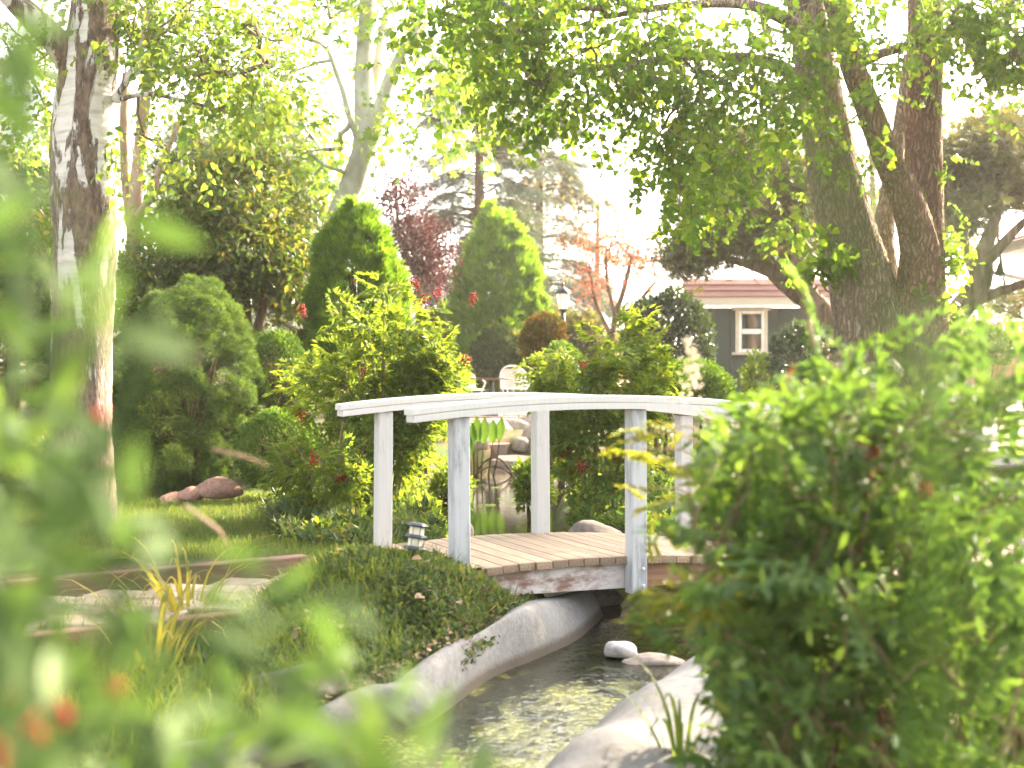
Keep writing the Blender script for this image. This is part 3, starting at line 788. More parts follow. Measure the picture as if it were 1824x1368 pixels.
# abutment wall seen under the deck
ab = MB(); V = []
for i, s in enumerate(np.linspace(-.62, .5, 12)):
    p = bl(s, .75 + .15*math.cos(s*2), 0)
    for zz in (-.4, .02 + .04*math.sin(i*1.3), .12): V.append([p[0], p[1] + .05*(zz > .1), zz])
fs = []
for i in range(11):
    for k in range(2): fs.append((i*3+k, i*3+3+k, i*3+4+k, i*3+1+k))
tag(ab.add(V, fs).build('abutment_wall', M['concrete'], None, True), 'rough pale concrete wall under the far side of the bridge', 'wall')

# ------------------------------------------------------------------ pagoda path light
pl = thing('path_light', 'small three tiered dark pagoda path light by the bridge post', 'light', gp(*px(738,1000,6.85)[:2]))
base = ORG[pl.name]
tilt = Matrix.Rotation(R(8), 3, 'Y') @ Matrix.Rotation(R(-5), 3, 'X'); TM = np.array(tilt)
c0 = px(738, 978, 6.85)
def loc_(z): return c0 + TM @ np.array([0, 0, z])
MB().tube([base + [0,0,-.05], c0], [.009, .009], 8).build('stake', M['iron'], pl)
for k in range(3):
    z = .0 + k*.056
    MB().lathe([(.052,z-.004),(.056,z+.004),(.050 if k < 2 else .045,z+.013),(.03,z+.018)], c0, 6, TM).build('tier', M['lamp_grey'], pl)
    if k < 2:
        for q in range(6):
            a = q/6*6.283 + .52
            pc = c0 + TM @ np.array([math.cos(a)*.031, math.sin(a)*.031, z+.036])
            Mx = TM @ np.array([[-math.sin(a), math.cos(a), 0],[math.cos(a), math.sin(a), 0],[0,0,1]]).T
            MB().box(pc, (.030,.004,.042), Mx).build('lens_panel', M['lens'], pl)
        MB().lathe([(.024,z+.014),(.024,z+.058)], c0, 6, TM).build('core', M['lamp_grey'], pl)

# ------------------------------------------------------------------ lamp post
lb = gp(*px(1003,600,27)[:2]); lt = px(1003, 505, 27)
lp = thing('lamp_post', 'black iron lamp post with frosted carriage lantern', 'lamp', lb)
zt = px(1003, 558, 27)[2]
MB().lathe([(.09,lb[2]-.1),(.09,lb[2]+.15),(.05,lb[2]+.22),(.045,zt-.2),(.06,zt-.17),(.045,zt-.14),(.04,zt)], (lb[0],lb[1],0), 12).build('post', M['iron'], lp, True)
MB().lathe([(.03,zt),(.075,zt+.05),(.09,zt+.08)], (lb[0],lb[1],0), 6).build('lantern_base', M['iron'], lp)
for q in range(6):
    a0 = q/6*6.283; a1 = (q+1)/6*6.283; r0, r1 = .085, .135; za, zb = zt+.08, zt+.37
    V = [[lb[0]+math.cos(a0)*r0, lb[1]+math.sin(a0)*r0, za],[lb[0]+math.cos(a1)*r0, lb[1]+math.sin(a1)*r0, za],[lb[0]+math.cos(a1)*r1, lb[1]+math.sin(a1)*r1, zb],[lb[0]+math.cos(a0)*r1, lb[1]+math.sin(a0)*r1, zb]]
    MB().add(V, [(0,1,2,3)]).build('lantern_pane', M['glass_white'], lp)
    MB().tube([V[0], V[3]], .008, 5).build('lantern_bar', M['iron'], lp)
MB().lathe([(.16,zt+.37),(.155,zt+.39),(.12,zt+.44),(.05,zt+.49),(.02,zt+.5),(.02,zt+.53),(.028,zt+.55),(.004,zt+.6)], (lb[0],lb[1],0), 12).build('lantern_cap', M['iron'], lp, True)

# ------------------------------------------------------------------ patio furniture
def chair(label, loc, yaw):
    t = thing('garden_chair', label, 'chair', loc, 'white lattice patio chairs'); c, s = math.cos(yaw), math.sin(yaw)
    def W(p): p = np.asarray(p, float); return np.array([loc[0]+p[0]*c-p[1]*s, loc[1]+p[0]*s+p[1]*c, loc[2]+p[2]])
    def back(a, h): return W((math.sin(a)*.29, .22*math.cos(a)-.02 + .1*h, .46 + h))
    m = MB()
    for k in range(-15, 16):
        for sg in (-1, 1):
            pts = []
            for h in np.linspace(0, .46, 8):
                a = k*.12 + sg*h*1.5
                if abs(a) < 1.45 and h < .46*math.cos(a*.75): pts.append(back(a, h))
            if len(pts) > 1: m.tube(pts, .0065, 3, False)
    m.build('back_lattice', M['white_metal'], t)
    pts = [back(a, .46*math.cos(a*.75)) for a in np.linspace(-1.45, 1.45, 18)]
    MB().tube(pts, .014, 6).build('back_rim', M['white_metal'], t)
    m = MB()
    for k in np.linspace(-.5, .5, 17):
        for sg in (-1, 1):
            p = [(k + sg*y, y) for y in np.linspace(-.24, .22, 6) if abs(k + sg*y) < .26]
            if len(p) > 1: m.tube([W((x, y, .45)) for x, y in p], .006, 3, False)
    m.build('seat_lattice', M['white_metal'], t)
    a = np.linspace(0, 6.283, 21)
    MB().tube([W((math.cos(q)*.27, math.sin(q)*.25, .45)) for q in a], .013, 6, False).build('seat_rim', M['white_metal'], t)
    for sx in (-1, 1):
        for sy in (-1, 1):
            MB().tube([W((sx*.2, sy*.18, .45)), W((sx*.17, sy*.16, .28)), W((sx*.23, sy*.21, .08)), W((sx*.25, sy*.23, 0))], .013, 6).build('leg', M['white_metal'], t)
        MB().tube([W((sx*.29, .1, .68)), W((sx*.32, -.08, .68)), W((sx*.3, -.2, .6)), W((sx*.24, -.16, .45))], .012, 6).build('armrest', M['white_metal'], t)
    return t
pc = px(916, 700, 29); chair('white lattice iron chair facing the pond right of the dark table', gp(pc[0], 29, .03), R(165))
pc = px(836, 700, 28.2); chair('white lattice iron chair half hidden left of the dark table', gp(pc[0], 28.2, .03), R(60))
tb = gp(px(875, 700, 27.4)[0], 27.4, .02)
tbl = thing('patio_table', 'dark pedestal patio table between the two white chairs', 'table', tb)
MB().lathe([(.42,.70),(.43,.715),(.42,.73)], tb, 20).build('table_top', M['rust'], tbl)
MB().lathe([(.05,.05),(.045,.68),(.12,.70)], tb, 10).build('pedestal', M['iron'], tbl)
MB().lathe([(.24,0),(.22,.03),(.06,.06)], tb, 14).build('foot', M['iron'], tbl)

# ------------------------------------------------------------------ garden shed
sb0, sb1 = px(1238,548,28), px(1500,548,28)
zg = .40; zt = sb0[2]
shed = thing('garden_shed', 'small grey green garden shed with pink roof and cream window', 'shed', (sb0[0], 28, zg))
n = 9; xsb = np.linspace(sb0[0]+.06, sb1[0], n+1)
for i in range(n):
    w = xsb[i+1] - xsb[i] - .014
    MB().box(((xsb[i]+xsb[i+1])/2, 28.02, (zg+zt)/2), (w, .03, zt-zg)).build('siding_board', M['shed_green'], shed)
MB().box(((sb0[0]+sb1[0])/2+.03, 28.06, (zg+zt)/2), (sb1[0]-sb0[0]-.08, .03, zt-zg-.02)).build('wall', M['shed_green'], shed)
MB().box((sb0[0]+.04, 28.35, (zg+zt)/2), (.04, .6, zt-zg)).build('side_wall', M['raw_beam'], shed)
MB().box((sb0[0]+.02, 27.995, (zg+zt)/2), (.13, .05, zt-zg)).build('corner_trim', M['cream'], shed)
ev0 = px(1221, 546, 27.7); rd = px(1221, 497, 28.06); x0 = ev0[0]; x1 = px(1520,500,28)[0]
MB().bev(((x0+x1)/2, 27.68, ev0[2]+.10), (x1-x0, .03, .17), None, .004).build('fascia', M['trim'], shed)
ys_ = np.linspace(27.66, rd[1], 4); zs_ = np.linspace(ev0[2]+.19, rd[2], 4)
for k in range(3):
    a = np.array([ys_[k]-.03, zs_[k]+.018]); b = np.array([ys_[k+1], zs_[k+1]+.004]); th = .022
    V = [[x, y, z] for x in (x0-.02, x1) for y, z in (a, b, b-[0,th], a-[0,th])]
    MB().add(V, [(0,1,2,3),(7,6,5,4),(0,4,5,1),(1,5,6,2),(2,6,7,3),(3,7,4,0)]).build('roof_course', M['roof_pink'], shed)
MB().add([[x0,rd[1],rd[2]],[x1,rd[1],rd[2]],[x1,28.7,ev0[2]+.15],[x0,28.7,ev0[2]+.15]], [(0,1,2,3)]).build('rear_roof', M['roof_pink'], shed)
w0, w1 = px(1310,552,27.98), px(1367,628,27.98)
cx, cz = (w0[0]+w1[0])/2, (w0[2]+w1[2])/2; ww, wh = w1[0]-w0[0], w0[2]-w1[2]
win = MB().box((cx-ww/2+.035, 27.98, cz), (.07, .05, wh)).box((cx+ww/2-.035, 27.98, cz), (.07, .05, wh)).box((cx, 27.975, cz+wh/2+.03), (ww+.12, .07, .07)).box((cx, 27.96, cz-wh/2-.02), (ww+.14, .12, .05)).build('window', M['cream'], shed)
iw = ww-.14; ORG[win.name] = ORG[shed.name]
for zz, hh, nm in ((cz+wh*.23, wh*.5, 'upper_sash'), (cz-wh*.24, wh*.5, 'lower_sash')):
    yo = 27.975 if nm[0] == 'u' else 27.99
    m = MB()
    for q in (-1, 1): m.box((cx+q*(iw/2-.02), yo, zz), (.06, .03, hh)).box((cx, yo, zz+q*(hh/2-.03)), (iw-.122, .03, .06))
    m.build(nm, M['white_metal'], win)
    MB().box((cx, yo+.005, zz), (iw-.08, .006, hh-.08)).build('pane', M['glass'], win)

# ------------------------------------------------------------------ house corner at the right edge
hx, hy, hz = 7.27, 22.0, 3.05
house = thing('house', 'corner of a pale house with white gutter and pink shingled eave', 'house', (9, 16, .3))
MB().box((11.2, 16.2, 1.6), (6.2, 10.6, 2.8)).build('wall', M['cream'], house)
for k in range(9):
    xa = hx + .05 + k*.45; za = hz + .1 + k*.45*.42
    V = [[x, y, z] for y in (9, hy) for x, z in ((xa, za+.03), (xa+.47, za+.47*.42+.005), (xa+.47, za+.47*.42-.02), (xa, za))]
    MB().add(V, [(0,3,2,1),(4,5,6,7),(0,1,5,4),(1,2,6,5),(2,3,7,6),(3,0,4,7)]).build('shingle_course', M['roof_pink'], house)
MB().add([[hx+.06,9,hz+.08],[8.1,9,hz+.08],[8.1,hy,hz+.08],[hx+.06,hy,hz+.08]], [(0,1,2,3)]).build('soffit', M['gutter'], house)
prof = [(0,.13),(0,.03),(.03,0),(.10,0),(.11,.13)]
V = [[hx+x-.06, y, hz+z] for y in (9, hy) for x, z in prof]
MB().add(V, [(0,1,6,5),(1,2,7,6),(2,3,8,7),(3,4,9,8),(0,4,3,2,1),(5,6,7,8,9)]).build('gutter', M['gutter'], house)
MB().tube([(hx,hy-.25,hz+.02),(hx+.02,hy-.25,hz-.12),(hx+.1,hy-.25,hz-.2),(hx+.75,hy-.25,hz-.33),(hx+.82,hy-.25,hz-.45),(hx+.82,hy-.25,.4)], .04, 10).build('downspout', M['gutter'], house, True)
bp = px(1781, 478, 21.0)
bell = thing('eave_bell', 'black bell shaped lamp hanging under the white house eave', 'lamp', bp)
MB().lathe([(.085,-.1),(.07,-.06),(.045,.02),(.03,.06),(.012,.09),(.008,.2)], bp, 12).build('shade', M['iron'], bell, True)
MB().lathe([(.02,-.13),(.03,-.11),(.02,-.09)], bp, 8).build('bulb', M['bulb'], bell, True)

# ------------------------------------------------------------------ board fence far right
fe = thing('board_fence', 'pinkish board fence beyond the drive at far right', 'fence', (14, 38, .5))
fw = MB().box((0,0,0), (.19,.03,1.9)).build('fence_board', M['fence']); fme = fw.data; bpy.data.objects.remove(fw)
a, b = np.array([11.2, 38.0]), np.array([15.5, 36.5]); nB = 23
for i in range(nB):
    c = a + (b-a)*i/(nB-1); piece('fence_board', fme, fe, [c[0], c[1], 1.72 + rng.uniform(-.015,.015)])
for zz in (1.2, 2.2): MB().tube([[*(a+[0,.06]), zz], [*(b+[0,.06]), zz]], .04, 4).build('fence_rail', M['fence'], fe)

# ------------------------------------------------------------------ vegetation builders
def in_blobs(blobs, rs):
    """points inside ellipsoids given as (u, v, depth, ru, rv, rdepth_m, count)"""
    out = []
    for (u, v, d, ru, rv, rd, n) in blobs:
        c = px(u, v, d); r = np.array([ru/F*d, rd, rv/F*d])
        q = rs.normal(size=(n, 3)); q = unit(q) * (rs.random((n, 1)) ** .4)
        out.append(c + q * r)
    return np.concatenate(out)

def branches(skel, A, r_tip=.004, r_max=.06, seg=5, droop=0.0):
    """join every attractor to the nearest wood already grown"""
    sk = np.asarray(skel, float)
    nodes = [p for p in sk]; par = [-1]*len(sk)
    d0 = np.min(np.linalg.norm(A[:, None] - sk[None], axis=2), axis=1)
    arr = np.empty((len(sk) + len(A), 3)); arr[:len(sk)] = sk; n = len(sk)
    for i in np.argsort(d0):
        dd = np.linalg.norm(arr[:n] - A[i], axis=1)
        j = int(np.argmin(dd)); arr[n] = A[i]; par.append(j); n += 1
    cnt = np.ones(n)
    for k in range(n-1, len(sk)-1, -1): cnt[par[k]] += cnt[k]
    m = MB()
    for k in range(len(sk), n):
        a, b = arr[par[k]], arr[k]; L = np.linalg.norm(b - a)
        if L < 1e-4: continue
        mid = (a + b)/2 + rng.normal(0, L*.06, 3) + np.array([0, 0, .05*L - droop*L])
        ra = min(r_max, r_tip * math.sqrt(cnt[k])*1.25); rb = min(r_max, r_tip * math.sqrt(cnt[k]))
        m.tube([a, mid, b], [ra, (ra+rb)/2, rb], seg, False)
    return m

def crown_pts(A, per, sig, flat=.6):
    n = len(A) * per
    P = np.repeat(A, per, 0) + rng.normal(0, 1, (n, 3)) * np.array([sig, sig, sig*flat])
    return P

def tree(name, label, base, stems, blobs, leaf, per, sig, size, mats, r_tip=.004, r_max=.06, group=None, droop=.6, flat=.6, roll=.7, seg=10, lob=.0, seed=1, cat='tree', twig=None, limb_seg=5, leafdir=None, ridge=None, hang=False):
    """stems: list of [(u, v, depth, width_px) ...]"""
    rs = np.random.default_rng(seed)
    t = thing(name, label, cat, base, group); skel = []
    for k, st in enumerate(stems):
        P = np.array([px(u, v, d) for u, v, d, w in st]); W = np.array([w/F*d/2 for u, v, d, w in st])
        nn = max(8, (12 if ridge else 5)*len(st)); PP = hermite(P, nn); WW = np.interp(np.linspace(0, 1, nn), np.linspace(0, 1, len(W)), W)
        MB().tube(PP, WW, (seg if W.max() > .06 else 8), True, .01 if ridge else .02, lob, ridge if W.max() > .12 else None).build('trunk' if k == 0 else 'limb', mats[0], t, True)
        skel.append(PP[nn//4:])
    skel = np.concatenate(skel)
    A = in_blobs(blobs, rs)
    branches(skel, A, r_tip, r_max, limb_seg).build('branches', twig or M['twig'], t, True)['kind'] = 'stuff'
    P = crown_pts(A, per, sig, flat); n = len(P)
    D = rng.normal(0, 1, (n, 3)); D[:, 2] -= droop
    if leafdir is not None: D = leafdir(P, D)
    if hang:                                   # leafy shoots that point away from the wood and droop
        j = np.array([np.argmin(((skel - p)**2).sum(1)) for p in A]); away = np.repeat(unit(A - skel[j]), per, 0)
        D = away*.6 + rng.normal(0, .7, (n, 3)); D[:, 2] -= droop*.35
    Mx = frames(D, None, .3 if hang else roll)
    o = scatter('crown', leaf, P, Mx, size * rng.uniform(.6, 1.25, n), mats[1], t)
    o['kind'] = 'stuff'
    return t

def shell_pts(n, c, r, lump=.1, thick=.2, seed=0, zmin=-.75, cone=0.0):
    rs = np.random.default_rng(seed)
    q = unit(rs.normal(size=(int(n*1.7), 3))); q = q[q[:, 2] > zmin][:n]
    ph = rs.uniform(0, 6.28, 8)
    k = 1 + lump*(np.sin(5*q[:,0]+ph[0]+2*q[:,2])*np.sin(6*q[:,2]+ph[1]) + .7*np.sin(9*q[:,0]+ph[2])*np.sin(8*q[:,1]+ph[3]+5*q[:,2]) + .4*np.sin(17*q[:,2]+ph[4])*np.sin(15*q[:,0]+ph[5]))
    dep = 1 - thick * rs.random(len(q))**1.5
    P = q * (k*dep)[:, None]
    if cone:
        s = np.clip(1 - cone*(P[:, 2] + .1), .12, 1.25)
        P[:, 0] *= s; P[:, 1] *= s
    return np.asarray(c) + P * np.asarray(r), q

def dome_pts(n, c, r, nl, lr, seed=0, zmin=-.75, cone=0.0, stretch=(1,1,1)):
    """foliage gathered in many small domes, as on an old spruce or a clipped thuja"""
    rs = np.random.default_rng(seed)
    C, q = shell_pts(nl, c, np.asarray(r)*(1 - .5*lr/np.max(r)), .1, .12, seed, zmin, cone)
    k = rs.integers(0, len(C), n); nrm = unit(rs.normal(size=(n,3)) + q[k]*.9 + [0,0,.25])
    rr = lr*rs.uniform(.7, 1.35, len(C))[k]*(1 - .3*rs.random(n)**2)
    return C[k] + nrm*rr[:,None]*np.asarray(stretch), nrm

def shrub(name, label, c, r, leaf, n, size, mat, lump=.1, thick=.25, out=1.0, up=.4, seed=0, zmin=-.8, cone=0.0, roll=.5, stems=3, group=None, cat='shrub', domes=None):
    base = gp(c[0], c[1])
    t = thing(name, label, cat, base, group)
    P, q = shell_pts(n, c, r, lump, thick, seed, zmin, cone) if domes is None else dome_pts(n, c, r, domes[0], domes[1], seed, zmin, cone, domes[2])
    D = q*out + rng.normal(0, .55, q.shape); D[:, 2] += up
    scatter('foliage', leaf, P, frames(D, None if up > .3 else q, roll), size*rng.uniform(.65, 1.25, len(P)), mat, t)['kind'] = 'stuff'
    for k in range(stems):
        a = k/stems*6.28; top = np.asarray(c) + np.array([math.cos(a)*.4*r[0], math.sin(a)*.4*r[1], .3*r[2]])
        MB().tube([base - [0,0,.05], (base+top)/2 + rng.normal(0, .03*r[0], 3), top], [.025, .02, .008], 6).build('stem', M['brown_bark'], t, True)
    # dense inner twigs keep the sky from showing through
    m, _ = shell_pts(min(150, max(40, n//60)), c, np.asarray(r)*(.62 if domes else .8), lump, .6, seed+5, zmin, cone)
    mb = MB(); ctr = np.asarray(c) - [0, 0, r[2]*.5]
    for p in m: mb.tube([ctr + (p - ctr)*.25, p], [.012, .003], 4, False)
    mb.build('branches', M['brown_bark'], t, True)['kind'] = 'stuff'
    return t

FROND = [frond_T(8), frond_T(7, LANCE, .24, 1.1), frond_T(9, LANCE, .18, .9)]
BERRY = None
def berry_cluster(parent, c, r=.045, n=34, br=.009):
    bm = bmesh.new(); bmesh.ops.create_icosphere(bm, subdivisions=1, radius=1)
    V = np.array([v.co[:] for v in bm.verts]); Fa = np.array([[v.index for v in f.verts] for f in bm.faces]); bm.free()
    P = c + rng.normal(0, .5, (n, 3)) * np.array([r, r, r*1.3])
    o = scatter('berry_cluster', (V, [Fa]), P, np.tile(np.eye(3), (n,1,1)), br*rng.uniform(.8,1.2,n), M['berry'], parent, True)
    o['kind'] = 'stuff'; return o

def nandina(name, label, base, h, spread, canes, fronds, fl, mat, berries=(), low=.25, seed=0, group=None, lean=(0,0), cane_r=.011, cat='shrub', tipmat=None):
    rs = np.random.default_rng(seed)
    t = thing(name, label, cat, base, group); tips = []
    base = np.asarray(base)
    for k in range(canes):
        a = rs.uniform(0, 6.283); rr = math.sqrt(rs.random()) * spread
        hh = h * rs.uniform(.62, 1.0) * (1 - .32*(rr/spread)**2)
        b = base + np.array([math.cos(a)*rr*.22, math.sin(a)*rr*.22, -.04])
        top = base + np.array([math.cos(a)*rr + lean[0], math.sin(a)*rr + lean[1], hh])
        mid = b*.5 + top*.5 + np.array([-math.cos(a)*rr*.12, -math.sin(a)*rr*.12, .05*h]) + rs.normal(0, .02, 3)
        P = hermite([b, mid, top], 9)
        MB().tube(P, np.linspace(cane_r, cane_r*.45, 9)*rs.uniform(.8, 1.3), 6).build('cane', M['cane'], t, True)
        tips.append(P)
    tips = np.array(tips)
    ci = rs.integers(0, canes, fronds); f = low + (1-low) * rs.random(fronds)**.75
    ip = np.clip(f*8, 0, 7.999); i0 = ip.astype(int); fr = (ip - i0)[:, None]
    P = tips[ci, i0]*(1-fr) + tips[ci, np.minimum(i0+1, 8)]*fr
    out = P - base; out[:, 2] = 0; out = unit(out + rs.normal(0, .02, out.shape))
    D = out*.8 + rs.normal(0, .6, (fronds, 3)); D[:, 2] += -.15 + .45*f
    sz = fl * rs.uniform(.7, 1.25, fronds)
    k3 = rs.integers(0, 3, fronds)
    tipsel = (f > .9) & (rs.random(fronds) < .5) if tipmat else np.zeros(fronds, bool)
    for q in range(3):
        s = (k3 == q) & ~tipsel
        if s.any(): scatter('foliage', FROND[q], P[s], frames(D[s], None, .6), sz[s], mat, t)['kind'] = 'stuff'
    if tipsel.any(): scatter('new_growth', FROND[1], P[tipsel], frames(D[tipsel], None, .35), sz[tipsel]*.8, tipmat, t)['kind'] = 'stuff'
    for c in berries: berry_cluster(t, np.asarray(c))
    return t

def blades(name, label, P, L, mat, lean=.5, parent=None, width=1.0, kind='stuff', cat='grass', up=1.0):
    n = len(P); D = rng.normal(0, lean, (n, 3)); D[:, 2] = up + rng.uniform(-.2,.2,n)
    T = (BLADE[0]*np.array([width,1,1.5]), BLADE[1])
    o = scatter(name, T, P, frames(D, rng.normal(0,1,(n,3)), .1), L*rng.uniform(.5, 1.3, n), mat, parent)
    if parent is None: tag(o, label, cat, None, kind)
    else: o['kind'] = 'stuff'
    return o
def strap_clump(name, label, base, n, L, w, mat, seed=0, spread=.12, group=None, elev=1.2, az=None, cat='plant'):
    """arching strap leaves, each one its own leaf"""
    rs = np.random.default_rng(seed); t = thing(name, label, cat, base, group); base = np.asarray(base)
    for k in range(n):
        a = rs.uniform(0, 6.283) if az is None else rs.normal(*az)
        l = L*rs.uniform(.6, 1.15); el = elev*rs.uniform(.75,1.15)
        b = base + np.array([math.cos(a)*spread*rs.random(), math.sin(a)*spread*rs.random(), -.01]); p = b.copy(); V = []
        dr = np.array([math.cos(a), math.sin(a)]); sd_ = np.array([-dr[1], dr[0], 0])
        for i in range(8):
            f = i/7; ww = w*(1 - f**2.2)*.5 + .0008
            V += [p - sd_*ww, p + sd_*ww]
            e = el - f*f*2.3; p = p + np.array([dr[0]*math.cos(e), dr[1]*math.cos(e), math.sin(e)]) * l/7
        MB().add(V, [(2*i, 2*i+1, 2*i+3, 2*i+2) for i in range(7)]).build('leaf', mat, t, True)
    return t

# ------------------------------------------------------------------ the big linden at right
D0 = 14.0
lind = tree('linden_tree', 'large multi stemmed tree with rough brown bark shading the bridge', gp(*px(1590,900,D0)[:2]),
    [[(1592,915,D0,225),(1584,800,D0,175),(1570,690,D0,148),(1546,560,D0,122),(1514,430,D0,102),(1486,310,D0,90),(1466,200,D0,82),(1448,90,13.8,70),(1425,-40,13.6,58),(1390,-190,13.2,50)],
     [(1618,900,13.9,200),(1622,760,13.9,150),(1634,620,13.9,112),(1641,500,13.9,84),(1644,380,13.9,70),(1646,250,13.9,64),(1647,100,13.9,63),(1650,-60,13.9,58),(1655,-220,14,48)],
     [(1632,640,13.95,60),(1640,520,13.85,72),(1638,440,13.72,68),(1616,360,13.6,58),(1585,290,13.55,50),(1553,210,13.5,46),(1520,120,13.4,43),(1492,20,13.3,40),(1455,-110,13.1,34)],
     [(1590,620,14.4,80),(1578,520,14.5,52),(1574,430,14.6,38),(1582,350,14.7,32),(1600,250,14.8,26),(1620,100,15,22)],
     [(1465,180,13.9,34),(1390,120,13.3,24),(1280,100,12.6,17),(1150,110,12.2,12),(1020,130,11.8,8)],
     [(1445,60,13.6,28),(1340,10,13,20),(1210,10,12.4,14),(1080,30,12,9)]],
    [(1010,20,12,250,95,.9,84),(1130,130,12,170,100,.8,52),(1280,170,12.2,150,140,.8,46),(1195,290,12.2,75,85,.5,24),(1290,300,12.5,70,90,.5,20),(1380,150,12.8,75,120,.7,30),
     (1395,350,13.0,35,60,.4,5),(1480,20,12.6,100,55,.6,28),(1575,110,12.6,40,50,.4,8),(1740,40,12.8,120,70,.7,46),(1790,120,13,70,60,.5,18),(905,110,11.6,110,70,.5,28),(880,20,11.6,130,50,.5,30),(960,190,11.8,60,30,.4,10),
     (1510,270,13.2,18,50,.2,4),(1300,-200,13,500,130,2.0,22),(1500,-450,14,600,180,3.0,12),(1850,-150,13.5,250,130,2,20),(1980,60,13,190,150,1.5,85),(2130,-80,13.5,200,160,1.5,70),(1980,-250,14,300,140,2,60),(2050,220,13.2,140,90,1.2,40),(2150,-60,11.5,220,160,1.2,70),(2300,60,11,150,160,1.2,50),(2250,-250,12,250,150,1.5,50),(1665,320,13.6,30,12,.15,3)],  # crown blobs out of view, above and right, are added to shade the bridge
    twig_T(HEART, 10, .17), 3, .2, .39, (M['linden_bark'], M['linden']), .0042, .05, hang=True, ridge=(.05, 26), seg=80, lob=.018, seed=4, flat=.7, droop=1.1, twig=M['linden_bark'])
for ch in lind.children:
    if ch.name in ('limb',) or ch.name == 'limb.001':
        ch.data.materials[0] = M['linden_bark_red']
# pruning scar
sc_ = px(1484, 233, 13.62)
MB().lathe([(.06,-.02),(.062,.015),(.045,.012),(.02,.008)], (0,0,0), 14, np.array([[1,0,0],[0,0,-1],[0,1,0]])).build('pruning_scar', M['tan_bark'], lind, local=True).location = (sc_ - ORG[lind.name]).tolist()
# root suckers with fresh leaves beside the trunk
P = np.concatenate([crown_pts(in_blobs([(1465,470,13.6,35,55,.2,9),(1690,470,14,22,40,.2,5),(1670,540,13.8,20,25,.2,4)], np.random.default_rng(3)), 40, .12)])
scatter('sucker_leaves', HEART, P, frames(rng.normal(0,1,P.shape)+[0,0,-.3], None, .7), .07*rng.uniform(.6,1.2,len(P)), M['linden'], lind)['kind'] = 'stuff'

# ------------------------------------------------------------------ birch at left
D1 = 11.0
birch = tree('birch_tree', 'white barked birch with dark furrows behind the blurred leaves', gp(*px(150,950,D1)[:2]),
    [[(146,985,D1,150),(146,930,D1,122),(146,780,D1,104),(146,600,D1,106),(148,480,D1,108),(152,430,D1,112),(150,330,D1,116),(150,220,D1,106),(160,110,D1,100),(172,0,D1,84),(190,-150,D1,66),(200,-300,D1,50)],
     [(135,120,D1,62),(100,75,10.9,50),(55,30,10.8,44),(-10,-40,10.7,38)],
     [(205,180,10.95,18),(228,140,10.9,13),(250,90,10.8,11),(262,30,10.7,9),(300,-40,10.6,7)],
     [(206,180,10.95,10),(260,168,10.8,8),(330,180,10.6,6),(400,198,10.4,4)],
     [(228,140,10.9,10),(270,118,10.8,8),(330,128,10.7,5),(430,130,10.6,4)],
     [(130,180,11,24),(105,140,11.1,16),(75,130,11.2,10)]],
    [(340,70,10.8,150,75,.6,80),(420,130,10.6,110,50,.5,50),(400,205,10.5,60,20,.3,14),(230,20,11,110,50,.6,45),(60,90,11.3,90,90,.7,50),(40,230,11.5,60,60,.5,22),(470,40,11.5,80,50,.6,18),(300,270,10.8,50,18,.3,8),(240,240,10.9,30,30,.3,6),(250,-160,11,300,110,1.5,110)],
    twig_T(HEART, 8, .15, 1.0), 2, .17, .34, (M['birch_bark'], M['birch_leaf']), .003, .03, hang=True, seg=24, lob=.03, seed=6, droop=1.4)
# knot
kn = px(141, 442, 10.78)
MB().lathe([(.10,-.03),(.095,.01),(.06,.025),(.035,.015),(.02,-.02)], (0,0,0), 16, np.array([[1,0,0],[0,0,-1],[0,1,0]])).build('knot', M['birch_bark'], birch, True, True).location = (kn - ORG[birch.name]).tolist()

# ------------------------------------------------------------------ trees behind
tree('sycamore_tree', 'pale smooth barked sycamore leaning behind the left clipped cone', gp(*px(590,560,20)[:2]),
    [[(575,640,20,50),(588,480,20,46),(602,390,20,44),(628,325,20,42),(650,250,20,40),(648,170,20,36),(648,90,20,30),(655,0,20,24),(660,-100,20,18)],
     [(655,245,19.95,26),(672,205,19.9,24),(690,150,19.8,22),(715,95,19.7,18),(742,50,19.6,13),(760,-20,19.5,8)],
     [(640,250,20,16),(622,205,20.2,13),(610,160,20.3,11),(585,90,20.5,8)],
     [(660,190,20.2,18),(668,140,20.3,16),(676,80,20.4,13),(688,20,20.5,9)]],
    [(540,260,20,70,70,1,40),(500,330,20.3,60,60,.9,30),(705,222,19.6,45,22,.6,16),(620,20,20,190,60,1.6,56),(470,110,20.5,100,90,1.2,34),(800,130,19.8,80,60,1,28),(560,400,20.4,50,80,.8,26),(820,210,20,60,60,.8,16),(650,-150,20,300,120,2.5,80)],
    twig_T(MAPLE, 6, .26), 2, .3, .55, (M['pale_bark'], M['sycamore_leaf']), .006, .05, seg=16, seed=8, hang=True, droop=1.0, twig=M['pale_bark'])
tree('tan_trunk_tree', 'slender tan barked tree with bare upright stems behind the birch', gp(*px(240,560,18)[:2]),
    [[(238,620,18,30),(238,430,18,27),(243,330,18,25),(256,200,18,21),(266,120,18,17),(275,40,18,12)],
     [(244,390,17.9,18),(268,350,17.9,15),(288,290,17.9,12),(310,240,17.9,9),(335,180,17.8,5)],
     [(232,400,18.1,18),(222,300,18.1,16),(220,200,18.1,14),(224,130,18.1,12)]],
    [(270,60,18,120,60,1,30),(330,190,18,60,40,.8,14)], OVAL, 22, .28, .07, (M['tan_bark'], M['birch_leaf']), .005, .03, seg=12, seed=9)

